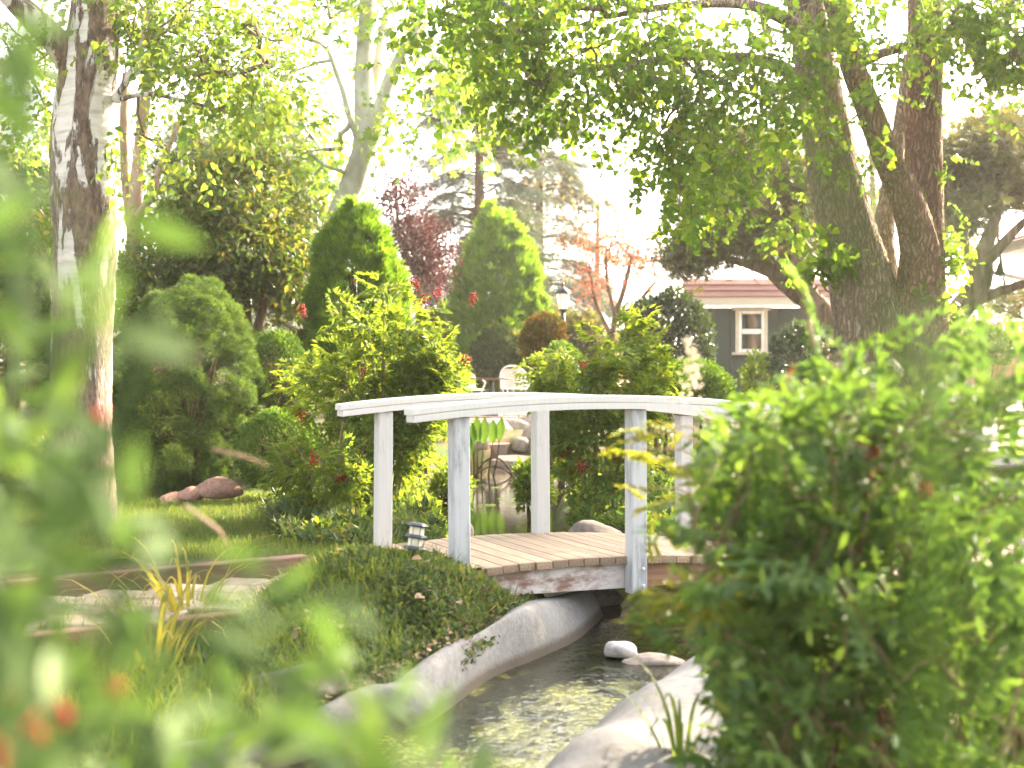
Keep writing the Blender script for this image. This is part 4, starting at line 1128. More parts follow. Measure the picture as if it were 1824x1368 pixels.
def conifer(name, label, u, v0, vtop, d, w, layers, reach, mat, bark, seed, drop=.35, per=1.35, size=.42, step=.34):
    """tiers of long level boughs hung with sprays"""
    rs = np.random.default_rng(seed); base = gp(*px(u, v0, d)[:2]); top = px(u, vtop, d)
    t = thing(name, label, 'tree', base)
    MB().tube(hermite([base-[0,0,.1], (base+top)/2+[.05,0,0], top], 14), np.linspace(w/F*d/2, w/F*d*.12, 14), 14, True, .02).build('trunk', bark, t, True)
    P, D, bm_ = [], [], MB(); H = top[2]-base[2]
    for k in range(layers):
        f = .16 + .82*k/layers; z = base[2] + f*H
        for q in range(5):
            a = rs.uniform(0, 6.283)
            if math.sin(a) < -.75: continue
            L = reach*(1.05-f*.8)*rs.uniform(.55, 1.15)
            c = np.array([base[0], base[1], z + rs.uniform(-.3,.3)]); e = c + np.array([math.cos(a)*L, math.sin(a)*L, -drop*L*rs.uniform(.3,1.2)+.08*L])
            mid = (c+e)/2 + [0,0,.14*L]; B = hermite([c, mid, e], 8)
            bm_.tube(B, np.linspace(.035, .006, 8), 5, False)
            n = int(L/step*9*per)+3; s = .3 + .7*rs.random(n); ii = np.clip(s*7, 0, 6.99); i0 = ii.astype(int); fr = (ii-i0)[:,None]
            pp = B[i0]*(1-fr)+B[i0+1]*fr
            side = np.array([-math.sin(a), math.cos(a), 0]); sg = rs.choice([-1,1], n)[:,None]
            dd = side*sg*rs.uniform(.3,1,(n,1)) + np.array([math.cos(a), math.sin(a), 0])*rs.uniform(.2,1,(n,1)); dd[:,2] -= rs.uniform(.1,.7,n)
            pp = pp + side*sg*rs.random((n,1))*.32*L*(1.1-s[:,None])
            pp[:,2] -= rs.random(n)*.1*L
            P.append(pp); D.append(dd)
    bm_.build('branches', bark, t, True)['kind'] = 'stuff'
    P = np.concatenate(P); D = np.concatenate(D)
    scatter('crown', spray_T(9), P, frames(D, None, .4), size*rng.uniform(.6,1.3,len(P)), mat, t)['kind'] = 'stuff'
    return t
conifer('cedar_tree', 'blue green cedar with dark red brown trunk between the clipped cones', 851, 640, 40, 39, 30, 30, 3.6, M['cedar'], M['red_bark'], 21)
conifer('cedar_tree', 'paler hazy cedar right of the dark trunked one', 958, 640, 90, 45, 24, 26, 4.2, M['cedar'], M['red_bark'], 22)
conifer('pine_tree', 'warm lit pine behind the laurel thicket left of the sycamore', 455, 600, 150, 34, 26, 24, 2.6, M['juniper'], M['brown_bark'], 23, size=.4)
conifer('pine_tree', 'dark green pine rising behind the tan stems', 345, 600, 190, 30, 24, 24, 1.9, M['cedar'], M['brown_bark'], 24, size=.38)
conifer('pine_tree', 'shaded conifer at the far left edge behind the birch', 20, 650, 240, 26, 30, 26, 2.6, M['spruce'], M['brown_bark'], 25, size=.42, per=1.3)

tree('plum_tree', 'dark purple leaved plum between the two clipped cones', gp(*px(745,640,27)[:2]),
    [[(748,660,27,16),(746,520,27,14),(738,450,27,11),(728,380,27,7)],[(746,520,27,10),(765,450,27,8),(775,390,27,5)],[(744,500,27,9),(715,430,27,7),(705,360,27,4)]],
    [(745,430,27,50,60,.7,60),(720,345,27,45,35,.6,22),(770,470,27,40,50,.6,34),(705,400,27,28,50,.5,20)], OVAL, 34, .17, .085, (M['brown_bark'], M['plum']), .004, .03, seed=12)
tree('orange_tree', 'small sparse tree with orange red leaves behind the lamp post', gp(*px(1100,640,30)[:2]),
    [[(1085,660,30,12),(1095,570,30,11),(1110,520,30,9),(1125,460,30,6)],[(1095,570,30,9),(1130,545,30,8),(1165,505,30,5)],[(1090,600,30,8),(1062,540,30,7),(1050,470,30,4)],[(1095,560,30,8),(1082,500,30,6),(1080,440,30,4)]],
    [(1110,455,30,65,38,1,60),(1060,500,30,35,50,.7,32),(1150,500,30,40,40,.7,30),(1040,425,30,30,20,.6,12)], OVAL, 15, .22, .06, (M['brown_bark'], M['orange_leaf']), .005, .03, seed=13, twig=M['brown_bark'])
JUN = fan_T(7)
tree('juniper_tree', 'spreading juniper with twisted grey trunks over the shed roof', gp(*px(1500,640,23)[:2]),
    [[(1505,700,23,60),(1490,610,23,46),(1462,555,23,40),(1420,520,23,36),(1385,490,23,34),(1350,455,23,30),(1330,410,23,20),(1310,350,23,12)],
     [(1500,640,22.8,46),(1470,560,22.7,36),(1440,520,22.6,32),(1410,470,22.6,26),(1390,400,22.6,18),(1370,320,22.6,10)],
     [(1510,640,23.2,40),(1515,560,23.2,30),(1500,480,23.2,24),(1470,400,23.2,18),(1450,300,23.2,12)],
     [(1385,490,23,22),(1330,470,23,16),(1270,455,23,10),(1230,450,23,6)]],
    [(1330,360,23,110,75,1.4,70),(1265,425,23,70,45,1,42),(1230,460,23,40,25,.7,18),(1390,320,23.5,90,80,1.4,42),(1330,270,23,80,45,1,28),(1430,420,23.4,60,60,1,22),(1360,430,22.5,70,40,.8,24)],
    JUN, 44, .2, .15, (M['juniper_bark'], M['juniper']), .006, .05, seed=14, droop=-.2, seg=14, lob=.08, twig=M['juniper_bark'])
tree('juniper_tree', 'gnarled juniper in front of the pink fence at far right', gp(*px(1690,640,20)[:2]),
    [[(1650,690,20,60),(1680,600,20,46),(1715,545,20,42),(1745,500,20,38),(1752,450,20,32),(1770,400,20,22),(1790,340,20,12)],
     [(1745,500,20,26),(1720,440,20.2,20),(1700,380,20.3,14),(1690,310,20.4,8)],
     [(1752,470,19.9,24),(1790,430,19.8,18),(1830,390,19.7,12)],[(1715,545,20.1,24),(1780,520,20.2,18),(1840,500,20.3,12)]],
    [(1740,290,20.5,70,55,1,42),(1800,320,20.5,60,50,1,44),(1715,380,20.4,45,45,.8,26),(1800,540,23,50,25,.8,14),(1790,235,21,70,30,1,30),(1690,330,21,30,60,.7,26)],
    JUN, 40, .19, .14, (M['juniper_bark'], M['juniper']), .006, .05, seed=15, droop=-.2, seg=14, lob=.08, twig=M['juniper_bark'])
tree('laurel_tree', 'dense bushy laurel with bronze tips behind the dwarf spruce', gp(*px(440,640,17.5)[:2]),
    [[(440,700,17.5,30),(436,560,17.5,24),(430,450,17.5,18),(425,350,17.5,10)],[(450,620,17.5,20),(480,500,17.5,14),(490,400,17.5,8)],[(430,620,17.5,20),(390,500,17.5,14),(370,400,17.5,8)]],
    [(430,420,17.5,110,120,1.1,190),(370,400,17.5,70,90,.9,80),(490,440,18.0,55,100,.7,70),(440,310,17.8,60,60,.8,50),(330,480,17.2,50,80,.7,50),(520,520,18.4,35,60,.5,26)],
    OVAL, 60, .2, .095, (M['brown_bark'], M['laurel']), .004, .03, seed=16, droop=.3)
tree('evergreen_tree', 'shaded evergreen bush tree behind the birch at far left', gp(*px(60,640,16)[:2]),
    [[(60,700,16,30),(60,560,16,22),(55,460,16,14)]],
    [(50,520,16,90,90,1,110),(20,420,16.5,60,60,.8,40),(110,590,16,60,70,.8,50),(235,520,16.5,45,70,.7,44)],
    OVAL, 46, .2, .09, (M['brown_bark'], M['laurel']), .004, .03, seed=17, droop=.3)

# far thicket along the end of the garden
rs = np.random.default_rng(40)
n = 15000; fx = rs.uniform(-26, 26, n); fy = rs.uniform(43, 50, n)
hgt = 1.9 + .9*np.sin(fx*.55+1) + .6*np.sin(fx*1.35+2.2) + .4*np.sin(fx*3.1)
P = np.stack([fx, fy, .5 + hgt*rs.random(n)**.7], 1)
tag(scatter('far_thicket', OVAL, P, frames(rs.normal(0,1,(n,3)), None, .8), .34*rs.uniform(.5,1.3,n), M['far_leaf']), 'warm olive thicket closing the far end of the garden', 'hedge', None, 'stuff')

# ------------------------------------------------------------------ clipped and rounded shrubs
FAN = fan_T(8); TUFT = tuft_T(9, None, .5, .07); 
def at_c(u, v, d): return px(u, v, d)
def cone_shrub(label, u, vtop, vbot, d, wpx, seed):
    top = px(u, vtop, d); bot = px(u, vbot, d); c = (top+bot)/2; r = (wpx/2/F*d, wpx/2/F*d, (top[2]-bot[2])/2)
    return shrub('clipped_thuja', label, c, r, FAN, 8500, .13*d/19, M['thuja'], .13, .22, .6, 1.3, seed, -.95, .33, .3, 2, 'clipped cone thujas', domes=(260, .10*d/19, (1,1,1.7)))
cone_shrub('clipped bright green cone thuja left of the purple plum', 637, 374, 670, 16.6, 160, 51)
cone_shrub('taller clipped cone thuja beside the lamp post', 890, 392, 715, 31.2, 160, 52)
NEED = tuft_T(12, None, .45, .035)
c = px(335, 690, 14.2)
shrub('dwarf_spruce', 'large rounded dwarf spruce lit along its right edge', c + [0,0,-.02], (128/F*14.2, .8, 1.08), NEED, 34000, .06, M['spruce'], .2, .26, .8, .6, 53, -1.0, .16, .5, 3, domes=(330, .115, (1,1,.85)))
shrub('boxwood', 'dark clipped boxwood with sprouting tips right of the dwarf spruce', px(490,690,15), (62/F*15, .4, .62), OVAL, 11000, .034, M['boxwood'], .06, .2, .9, .35, 54, stems=2)
P_, _ = shell_pts(1, (0,0,0), (1,1,1))
shrub('boxwood', 'rounded boxwood ball at the lawn edge left of the nandina', px(497,806,13.4), (76/F*13.4, .4, .40), OVAL, 12000, .032, M['boxwood'], .05, .18, .9, .35, 55, stems=2)
shrub('boxwood', 'low spreading boxwood between spruce and lawn', px(400,745,14.6), (75/F*14.6, .4, .33), OVAL, 7000, .04, M['laurel'], .14, .3, .9, .35, 56, stems=2)
shrub('boxwood', 'small boxwood mound beside the white patio chair', px(1000,672,17), (48/F*17, .34, .42), OVAL, 8000, .036, M['boxwood'], .05, .2, .9, .35, 57, stems=2)
shrub('boxwood', 'clipped boxwood mound below the shed window', px(1235,690,15), (70/F*15, .42, .3), OVAL, 9000, .034, M['boxwood'], .05, .2, .9, .35, 58, stems=2)
shrub('boxwood', 'boxwood mound right of the middle nandina', px(1175,690,14.4), (50/F*14.4, .35, .34), OVAL, 7000, .034, M['boxwood'], .07, .25, .9, .35, 59, stems=2)
shrub('laurel_shrub', 'glossy dark green laurel bush against the shed', px(1190,610,24), (78/F*24, .7, .85), OVAL, 6000, .10, M['dark_laurel'], .08, .25, .8, .3, 60, stems=2)
shrub('photinia_shrub', 'clipped photinia with orange red new leaves near the lamp', px(968,612,20.5), (40/F*20.5, .34, .42), OVAL, 4500, .07, M['photinia'], .05, .25, .8, .5, 61, stems=2)
shrub('laurel_shrub', 'small leafy shrub under the shed window', px(1352,676,22), (28/F*22, .25, .42), OVAL, 900, .08, M['nandina'], .2, .5, .8, .5, 62, stems=2)
shrub('hedge_shrub', 'dark clipped shrub before the pink fence', px(1755,620,26), (55/F*26, .5, .4), OVAL, 4000, .06, M['boxwood'], .05, .2, .9, .3, 63, stems=2)
shrub('hedge_shrub', 'low dark shrub between the shed and the big trunk', px(1440,640,21), (70/F*21, .5, .55), OVAL, 4500, .07, M['dark_laurel'], .1, .25, .9, .3, 64, stems=2)
shrub('leafy_shrub', 'blue green leafy shrub at the foot of the right cone thuja', px(893,640,29.9), (50/F*29.9, .4, .62), LANCE, 7000, .13, M['cover'], .12, .35, .8, .5, 65, stems=2)
shrub('leafy_shrub', 'shaded shrub behind the left lawn near the birch', px(260,760,14), (70/F*14, .4, .45), OVAL, 5000, .05, M['laurel'], .12, .3, .8, .4, 66, stems=2)
shrub('leafy_shrub', 'dark shrub filling behind the boxwood and nandina', px(600,640,17.5), (80/F*17.5, .5, .6), OVAL, 6000, .07, M['laurel'], .12, .3, .8, .4, 67, stems=2)
shrub('leafy_shrub', 'low shrub behind the nandina beside the pond', px(750,690,17), (80/F*17, .5, .55), OVAL, 6000, .07, M['nandina'], .12, .3, .8, .4, 68, stems=2)

# ------------------------------------------------------------------ nandinas behind the bridge
b = gp(*px(678,925,11.9)[:2])
nandina('nandina_bush', 'tall yellow green nandina with red berries behind the left end of the bridge', b, 2.08, .70, 24, 520, .30, M['nandina'],
    [px(u, v, 11.6 + .5*rng.random()) for u, v in ((758,533),(540,553),(842,533),(634,602),(672,588),(645,662),(720,664),(690,760),(780,520),(536,742),(600,690),(830,640),(740,505),(700,745))], .30, 71)
b = gp(*px(1062,930,11.6)[:2]); b[2] = max(b[2], .04)
nandina('nandina_bush', 'rounder green nandina with red berries behind the middle of the bridge', b, 1.76, .5, 18, 430, .28, M['nandina'],
    [px(u, v, 11.2 + .4*rng.random()) for u, v in ((1040,650),(1048,665),(1085,800),(1092,815),(1035,830),(1010,805),(1068,690),(1098,795))], .22, 72)
b = gp(*px(590,935,11.2)[:2])
nandina('nandina_bush', 'low leggy nandina left of the white rail end', b, 1.0, .5, 9, 170, .24, M['nandina'], [px(560,820,11),px(610,850,11)], .2, 73)
b = gp(*px(450,760,13.6)[:2])
# leafy edge along both pond sides
def cover_patch(name, label, poly, n, h, leaf, size, mat, seed, lumps=6):
    """a low carpet of leaves over a patch of soil"""
    rs = np.random.default_rng(seed); poly = np.asarray(poly, float); lo, hi = poly.min(0), poly.max(0); pts = []
    while len(pts) < n:
        q = rs.uniform(lo, hi, (n*2, 2)); ok = np.zeros(len(q), bool); j = len(poly)-1
        for i in range(len(poly)):
            a, b_ = poly[i], poly[j]
            c_ = ((a[1] > q[:,1]) != (b_[1] > q[:,1])) & (q[:,0] < (b_[0]-a[0])*(q[:,1]-a[1])/(b_[1]-a[1]+1e-12)+a[0]); ok ^= c_; j = i
        q = q[ok]; q = q[stream_dist(q[:,0], q[:,1]) > -.12]; pts.extend(q.tolist())
    q = np.array(pts[:n]); lump = .55 + .45*np.sin(q[:,0]*lumps+seed)*np.sin(q[:,1]*lumps*.9+1.3*seed)
    P = np.stack([q[:,0], q[:,1], gz(q[:,0], q[:,1], False) + h*lump*rs.random(n)**.6], 1)
    D = rs.normal(0, .7, (n,3)); D[:,2] += .5
    return tag(scatter(name, leaf, P, frames(D, None, .5), size*rs.uniform(.6,1.3,n), mat), label, 'ground cover', None, 'stuff')
def wp(*uv): return [pz(u, v, .08)[:2] for u, v in uv]
cover_patch('ground_cover', 'leafy ground cover on the bank behind the path', wp((470,905),(560,880),(690,905),(780,925),(790,985),(690,985),(560,975),(490,960)), 6500, .20, LANCE, .09, M['cover'], 81)
cover_patch('ground_cover', 'leafy plants crowding the right pond edge', [(.15,10.0),(.95,9.4),(1.7,10.2),(1.6,13.5),(.75,15.5),(.55,12)], 9000, .34, OVAL, .065, M['nandina_deep'], 82)
cover_patch('ground_cover', 'leafy plants along the left pond edge', [(-1.6,10.2),(-.5,9.6),(-.55,12),(-.9,15.5),(-1.5,15),(-1.7,12)], 6000, .25, OVAL, .06, M['nandina'], 83)
cover_patch('ground_cover', 'sunlit trailing plants round the patio edge', [(-2.5,22.4),(-.95,22.4),(-.8,25),(-2.5,25.5)], 2500, .35, OVAL, .09, M['nandina'], 84)
cover_patch('ground_cover', 'plants filling the border right of the pond', [(1.2,14),(3.5,13),(5,20),(2,22),(1.2,18)], 9000, .45, OVAL, .09, M['laurel'], 85, lumps=2.2)
cover_patch('ground_cover', 'plants filling the border left of the pond', [(-6.5,15),(-1.6,14.6),(-1.8,21),(-7.5,21)], 9000, .5, OVAL, .1, M['laurel'], 86, lumps=2.2)
cover_patch('ground_cover', 'fine leaved creeping mat over the mound beside the near bridge post', [(-1.6,6.1),(-1.0,5.45),(-.45,5.58),(-.24,5.92),(-.08,6.38),(.04,6.9),(.12,7.3),(-.2,7.45),(-.7,7.4),(-1.3,7.2)], 24000, .09, OVAL, .030, M['cover'], 87, lumps=9)
def rand_on(poly, n, seed):
    rs = np.random.default_rng(seed); poly = np.asarray(poly); out = np.zeros((0,2))
    while len(out) < n:
        q = rs.uniform(poly.min(0), poly.max(0), (n*2,2)); ok = np.zeros(len(q), bool); j = len(poly)-1
        for i in range(len(poly)):
            a, b_ = poly[i], poly[j]; ok ^= ((a[1] > q[:,1]) != (b_[1] > q[:,1])) & (q[:,0] < (b_[0]-a[0])*(q[:,1]-a[1])/(b_[1]-a[1]+1e-12)+a[0]); j = i
        q = q[ok]; out = np.concatenate([out, q[stream_dist(q[:,0], q[:,1]) > .05]])
    out = out[:n]; return np.stack([out[:,0], out[:,1], gz(out[:,0], out[:,1], False) - .005], 1)
blades('lawn_grass', 'shaded lawn left of the bridge with sunlit streaks', rand_on([(-6.5,9.6),(-1.0,8.9),(-1.2,12),(-2.4,14),(-7.5,14.5)], 60000, 91), .075, M['grass'], .45)
blades('lawn_grass', 'sunlit lawn to the right of the big leafy bush', rand_on([(1.9,9.2),(2.2,9),(6.5,10.5),(8,17.5),(3.5,17)], 45000, 92), .075, M['grass'], .45)
blades('mound_grass', 'taller grass tufts on the mound round the path light', rand_on([(-1.35,6.5),(-.4,6.2),(-.1,6.6),(.02,7.25),(-.3,7.4),(-1.2,7.3)], 1700, 93), .12, M['grass'], .4, width=.55)
blades('mound_grass', 'thin grass edge along the concrete bank and path front', rand_on(wp((430,1150),(480,1075),(620,1040),(700,1060),(720,1180),(560,1225)), 5200, 94), .10, M['grass'], .5, width=.7)
blades('rough_grass', 'rough grass on the near left bank under the blurred leaves', rand_on([(-2.6,3.2),(-1.0,4.6),(-.65,5.6),(-1.2,7.2),(-3.2,6.8)], 12000, 95), .12, M['grass'], .6, width=.8)

strap_clump('lily_clump', 'yellow tipped strap leaf clump left of the mound', pz(330,1105,.06), 34, .62, .016, M['dry_grass'], 1, .16)
strap_clump('lily_clump', 'second yellow green strap leaf clump nearer the stream', pz(270,1180,.06), 34, .55, .015, M['dry_grass'], 2, .16)
strap_clump('liriope_clump', 'dark strap leaf clump beside the far bridge post', gp(*px(1020,930,10.2)[:2]), 44, .5, .013, M['cover'], 3, .12)
strap_clump('liriope_clump', 'strap leaf clump on the concrete bank at the bottom edge', pz(1210,1352,.07), 16, .42, .013, M['grass'], 4, .06)

# ------------------------------------------------------------------ pond plants
cn = thing('canna_plant', 'red stemmed water canna with upright green leaves in the pond', 'plant', pz(848,849,WZ))
cb = ORG[cn.name]
for i, (u, vt, vl, ln, dx) in enumerate(((842,792,745,36,0),(836,812,770,36,0),(851,786,735,42,-.1),(861,790,738,44,.15),(878,788,745,38,.05),(889,784,738,38,.3),(833,802,760,34,-.2))):
    r0 = cb + np.array([(u-848)/F*19*.7, rng.uniform(-.15,.15), -.05]); r1 = px(u, vt, 19)
    MB().tube(hermite([r0, (r0+r1)/2+rng.normal(0,.01,3), r1], 6), np.linspace(.016,.008,6), 6).build('stalk', M['red_leaf'] if i < 5 else M['brown_bark'], cn, True)
    L = ln/F*19*1.25; V = []
    for k in range(9):
        f = k/8; w_ = .075*math.sin(math.pi*min(1, f*.92+.08))**.8*(1-f*.3)
        p = r1 + np.array([dx*f*.35*L, -.02*f, f*L - .12*f*f*L]); V += [p+[-w_,.012*f,.0], p+[0,-.012,0], p+[w_,.012*f,0]]
    fs = [(3*k+q, 3*k+q+1, 3*k+q+4, 3*k+q+3) for k in range(8) for q in (0,1)]
    MB().add(V, fs).build('leaf', M['canna'], cn, True)
hoop = thing('rusty_hoop', 'rusty arched iron hoops standing in the pond by the canna', 'ornament', pz(880,848,WZ))
hc = ORG[hoop.name]
for ang, hh in ((0, .25), (.55, .13)):
    P = [hc + np.array([-.26 + .52*q, .12*math.sin(ang)*math.sin(math.pi*q), -.03 + (hh+.03)*math.sin(math.pi*q)**.7]) for q in np.linspace(0, 1, 18)]
    MB().tube(P, .013, 8).build('hoop', M['rust'], hoop, True)
for i in range(14):
    p = pz(rng.uniform(850,935), rng.uniform(846,905), WZ+.004+i*.0004); r_ = rng.uniform(.03,.06); a0 = rng.uniform(0,6.28)
    V = [[0,0,0]] + [[math.cos(a0+q)*r_, math.sin(a0+q)*r_, .002] for q in np.linspace(.25, 6.03, 12)]
    o = MB().add(V, [(0,k,k+1) for k in range(1,12)]).build('lily_pad', M['canna']); o.location = p.tolist()
    tag(o, 'small round lily leaf floating on the pond near the rusty hoop', 'lily pad', 'lily leaves floating on the pond')

shrub('leafy_shrub', 'dark shrub screen behind the patio left of the lamp', px(800,622,33), (70/F*33, .8, 1.0), OVAL, 6000, .14, M['laurel'], .12, .3, .8, .4, 69, stems=2)
shrub('leafy_shrub', 'hazy shrub behind the photinia and the lamp post', px(1010,625,33), (75/F*33, .8, .95), OVAL, 6000, .14, M['juniper'], .15, .3, .8, .4, 70, stems=2)

# dry blades and fallen leaves break up the mound
blades('dry_grass', 'straw coloured dead blades scattered over the mound', rand_on([(-1.3,6.0),(-.45,5.65),(-.1,6.4),(.08,7.3),(-.7,7.3),(-1.3,7.0)], 420, 96), .10, M['dry_grass'], 1.0, width=.6)
P = rand_on([(-1.2,6.0),(-.45,5.62),(-.12,6.35),(.05,7.2),(-.7,7.2)], 26, 97)
FL = (HEART[0]*1.0, HEART[1])
for i, p in enumerate(P):
    dv = unit(rng.normal(0,1,3)*[1,1,.25]); fm = fast_mesh('fallen_leaf', HEART[0], HEART[1]) if i == 0 else fm
    if i == 0: fm.materials.append(M['dead_leaf'])
    o = bpy.data.objects.new('fallen_leaf', fm); COL.objects.link(o)
    o.matrix_world = Matrix.Translation(Vector((p + [0,0,.085]).tolist())) @ Matrix(frames(np.array([dv]), None, .35)[0].tolist()).to_4x4() @ Matrix.Scale(float(rng.uniform(.025,.05)), 4)
    tag(o, 'small dry brown fallen leaf lying on the green mound', 'leaf', 'fallen leaves on the mound')
# crumbs of soil and dead leaf along the seam of mound and concrete
sm = hermite(BANK_L[1][1:7], 220); q = sm + rng.normal(0, .03, sm.shape)*[1,1,.3] + [0,0,-.01]
tag(scatter('leaf_litter', OVAL, q, frames(rng.normal(0,1,q.shape)*[1,1,.3], None, .4), .03*rng.uniform(.5,1.3,len(q)), M['dead_leaf']), 'brown leaf litter along the top edge of the concrete bank', 'litter', None, 'stuff')

shrub('leafy_shrub', 'leafy plant overhanging the pond beside the far bridge post', px(950,868,13.2), (34/F*13.2, .22, .26), OVAL, 1500, .06, M['nandina'], .2, .5, .8, .4, 74, stems=2)
shrub('leafy_shrub', 'low bright plant at the left pond edge behind the grey post', px(800,880,13.4), (40/F*13.4, .22, .26), OVAL, 1500, .06, M['nandina'], .2, .5, .8, .4, 75, stems=2)

tree('background_tree', 'pale backlit broadleaf tree far behind the laurel thicket', gp(*px(420,640,38)[:2]),
    [[(420,680,38,22),(425,500,38,18),(430,350,38,12),(440,220,38,7)]],
    [(400,260,38,130,90,2,90),(520,230,39,90,80,2,60),(300,330,38,80,80,2,50),(560,330,39,60,70,1.6,36),(420,390,38,120,60,2,50)],
    OVAL, 26, .5, .16, (M['tan_bark'], M['birch_leaf']), .008, .06, seed=31, droop=.6)
tree('background_tree', 'pale hazy broadleaf tree beyond the shed and the linden', gp(*px(1560,640,40)[:2]),
    [[(1560,680,40,22),(1560,500,40,18),(1555,350,40,12),(1550,220,40,7)]],
    [(1560,300,40,110,110,2,80),(1480,400,40,80,70,2,40),(1700,260,41,90,70,2,50),(1780,180,41,70,50,2,30)],
    OVAL, 26, .5, .16, (M['tan_bark'], M['birch_leaf']), .008, .06, seed=32, droop=.6)
tree('background_tree', 'faint hazy tree far behind the orange leaved one', gp(*px(1060,640,44)[:2]),
    [[(1060,680,44,18),(1062,560,44,14),(1064,450,44,9),(1066,360,44,5)]],
    [(1050,420,44,90,60,2,40),(1130,470,44,70,50,2,30),(980,360,44,60,60,2,24)],
    OVAL, 18, .55, .15, (M['tan_bark'], M['far_leaf']), .008, .06, seed=33, droop=.6)

# ------------------------------------------------------------------ big leafy bush in the right foreground
def leaf_mesh(name, w, bend=.12, mat=None):
    """one broad lance leaf, length 1"""
    V = []; n = 7
    for k in range(n):
        f = k/(n-1); ww = w*math.sin(math.pi*f**.8)**.9 + .002; z = -bend*f*f
        V += [[-ww, f, z+.25*ww], [0, f, z], [ww, f, z+.25*ww]]
    me = fast_mesh(name, np.array(V), np.array([(3*k+q, 3*k+q+1, 3*k+q+4, 3*k+q+3) for k in range(n-1) for q in (0,1)]), True)
    me.materials.append(mat); return me
LM = {k: leaf_mesh('leaf', w, .14, M[m]) for k, (w, m) in {'close': (.16,'close_leaf'), 'green': (.15,'front_leaf'), 'deep': (.14,'nandina_deep'), 'red': (.15,'red_leaf'), 'gold': (.17,'gold_leaf')}.items()}

def hull(u):                                # upper outline of the bush in the photograph, row by column
    return np.interp(u, [1130,1180,1230,1300,1370,1430,1500,1560,1640,1700,1760,1850], [1000,890,800,762,730,655,680,690,660,645,670,670])
def left_edge(v):
    return np.interp(v, [560,700,800,900,980,1080,1180,1240,1300,1400], [1470,1320,1228,1208,1238,1225,1255,1290,1275,1250])
bush = thing('nandina_bush', 'big leafy nandina bush filling the right foreground', 'shrub', gp(1.15, 3.6))
rs = np.random.default_rng(77); cb = ORG[bush.name]
fr = []
while len(fr) < 640:
    u = rs.uniform(1130, 1900); v = rs.uniform(560, 1420); d = rs.uniform(2.9, 4.7)
    if v < hull(u) + 120*rs.random()**2 - 25 or u < left_edge(v) + 40*rs.random(): continue
    if v < 700 and d > 4.0: continue
    # a thinner window at the right edge where lawn shows
    if u > 1690 and 700 < v < 1000 and rs.random() < .72: continue
    if u > 1620 and v > 1000 and rs.random() < .35: continue
    fr.append(px(u, v, d))
fr += [px(u, v, 3.5) for u, v in ((1200,1060),(1190,1120),(1215,960),(1440,570),(1655,605),(1720,640),(1560,660),(1480,640))]
fr = np.array(fr); fr = fr[fr[:,2] > gz(fr[:,0], fr[:,1]) - .02]
# canes
canes = []
for k in range(20):
    tip = fr[rs.integers(len(fr))] * 1.0
    b_ = np.array([cb[0] + rs.normal(0,.22), cb[1] + rs.normal(0,.2), 0]); b_[2] = float(gz(b_[0], b_[1])) - .04
    tip[2] = max(tip[2], .5)
    P = hermite([b_, (b_+tip)/2 + np.array([0,0,.12]) + rs.normal(0,.03,3), tip], 9)
    MB().tube(P, np.linspace(.013,.005,9)*rs.uniform(.7,1.2), 7).build('cane', M['cane'] if k % 3 else M['red_bark'], bush, True); canes.append(P)
canes = np.concatenate(canes)
# each frond grows from the nearest cane towards its own tip
def fronds_on(points, wood, scale, rs):
    D = []
    for p in points:
        j = int(np.argmin(np.linalg.norm(wood - p, axis=1))); dv = p - wood[j]
        if np.linalg.norm(dv) < .05: dv = p - cb
        D.append(dv + np.array([0,0,.12]))
    D = unit(np.array(D)) + rs.normal(0, .4, (len(points),3)); return D
D = fronds_on(fr, canes, 1, rs); D[:, 2] += .15
sz = .225*rs.uniform(.65,1.25,len(fr))
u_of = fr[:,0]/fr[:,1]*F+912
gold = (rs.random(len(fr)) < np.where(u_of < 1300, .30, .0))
k2 = rs.integers(0, 2, len(fr))
base_pts = fr - unit(D)*sz[:,None]*.55
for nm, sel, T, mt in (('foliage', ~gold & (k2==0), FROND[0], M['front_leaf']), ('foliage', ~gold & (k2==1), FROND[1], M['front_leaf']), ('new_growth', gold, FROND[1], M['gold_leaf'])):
    scatter(nm, T, base_pts[sel], frames(D[sel], None, .35), sz[sel], mt, bush)['kind'] = 'stuff'
# stalks of the fronds
mb = MB()
for p, dv, s in zip(base_pts, unit(D), sz):
    j = int(np.argmin(np.linalg.norm(canes - p, axis=1))); w = canes[j]
    mb.tube([w, (w+p)/2 + [0,0,.02], p, p + dv*s*.9], [.003,.0025,.002,.0012], 4, False)
mb.build('branches', M['cane'], bush, True)['kind'] = 'stuff'
sp = np.array([px(u, v, 3.9) for u, v in ((1128,770),(1140,800),(1125,870),(1150,905),(1175,760),(1190,830),(1160,1085),(1150,1120),(1185,1150),(1180,960))])
sd2 = np.tile([-.8, 0, .25], (len(sp), 1)) + rs.normal(0, .3, (len(sp), 3))
scatter('new_growth', FROND[1], sp - unit(sd2)*.08, frames(sd2, None, .3), .16*rs.uniform(.7,1.1,len(sp)), M['gold_leaf'], bush)['kind'] = 'stuff'
mb = MB()
for p in sp:
    q = px(1290, (CZ - p[2])/p[1]*F + HV + 40, 3.8); mb.tube([q, (q+p)/2+[0,0,.03], p], [.004,.003,.0015], 5, False)
mb.build('branches', M['cane'], bush, True)['kind'] = 'stuff'
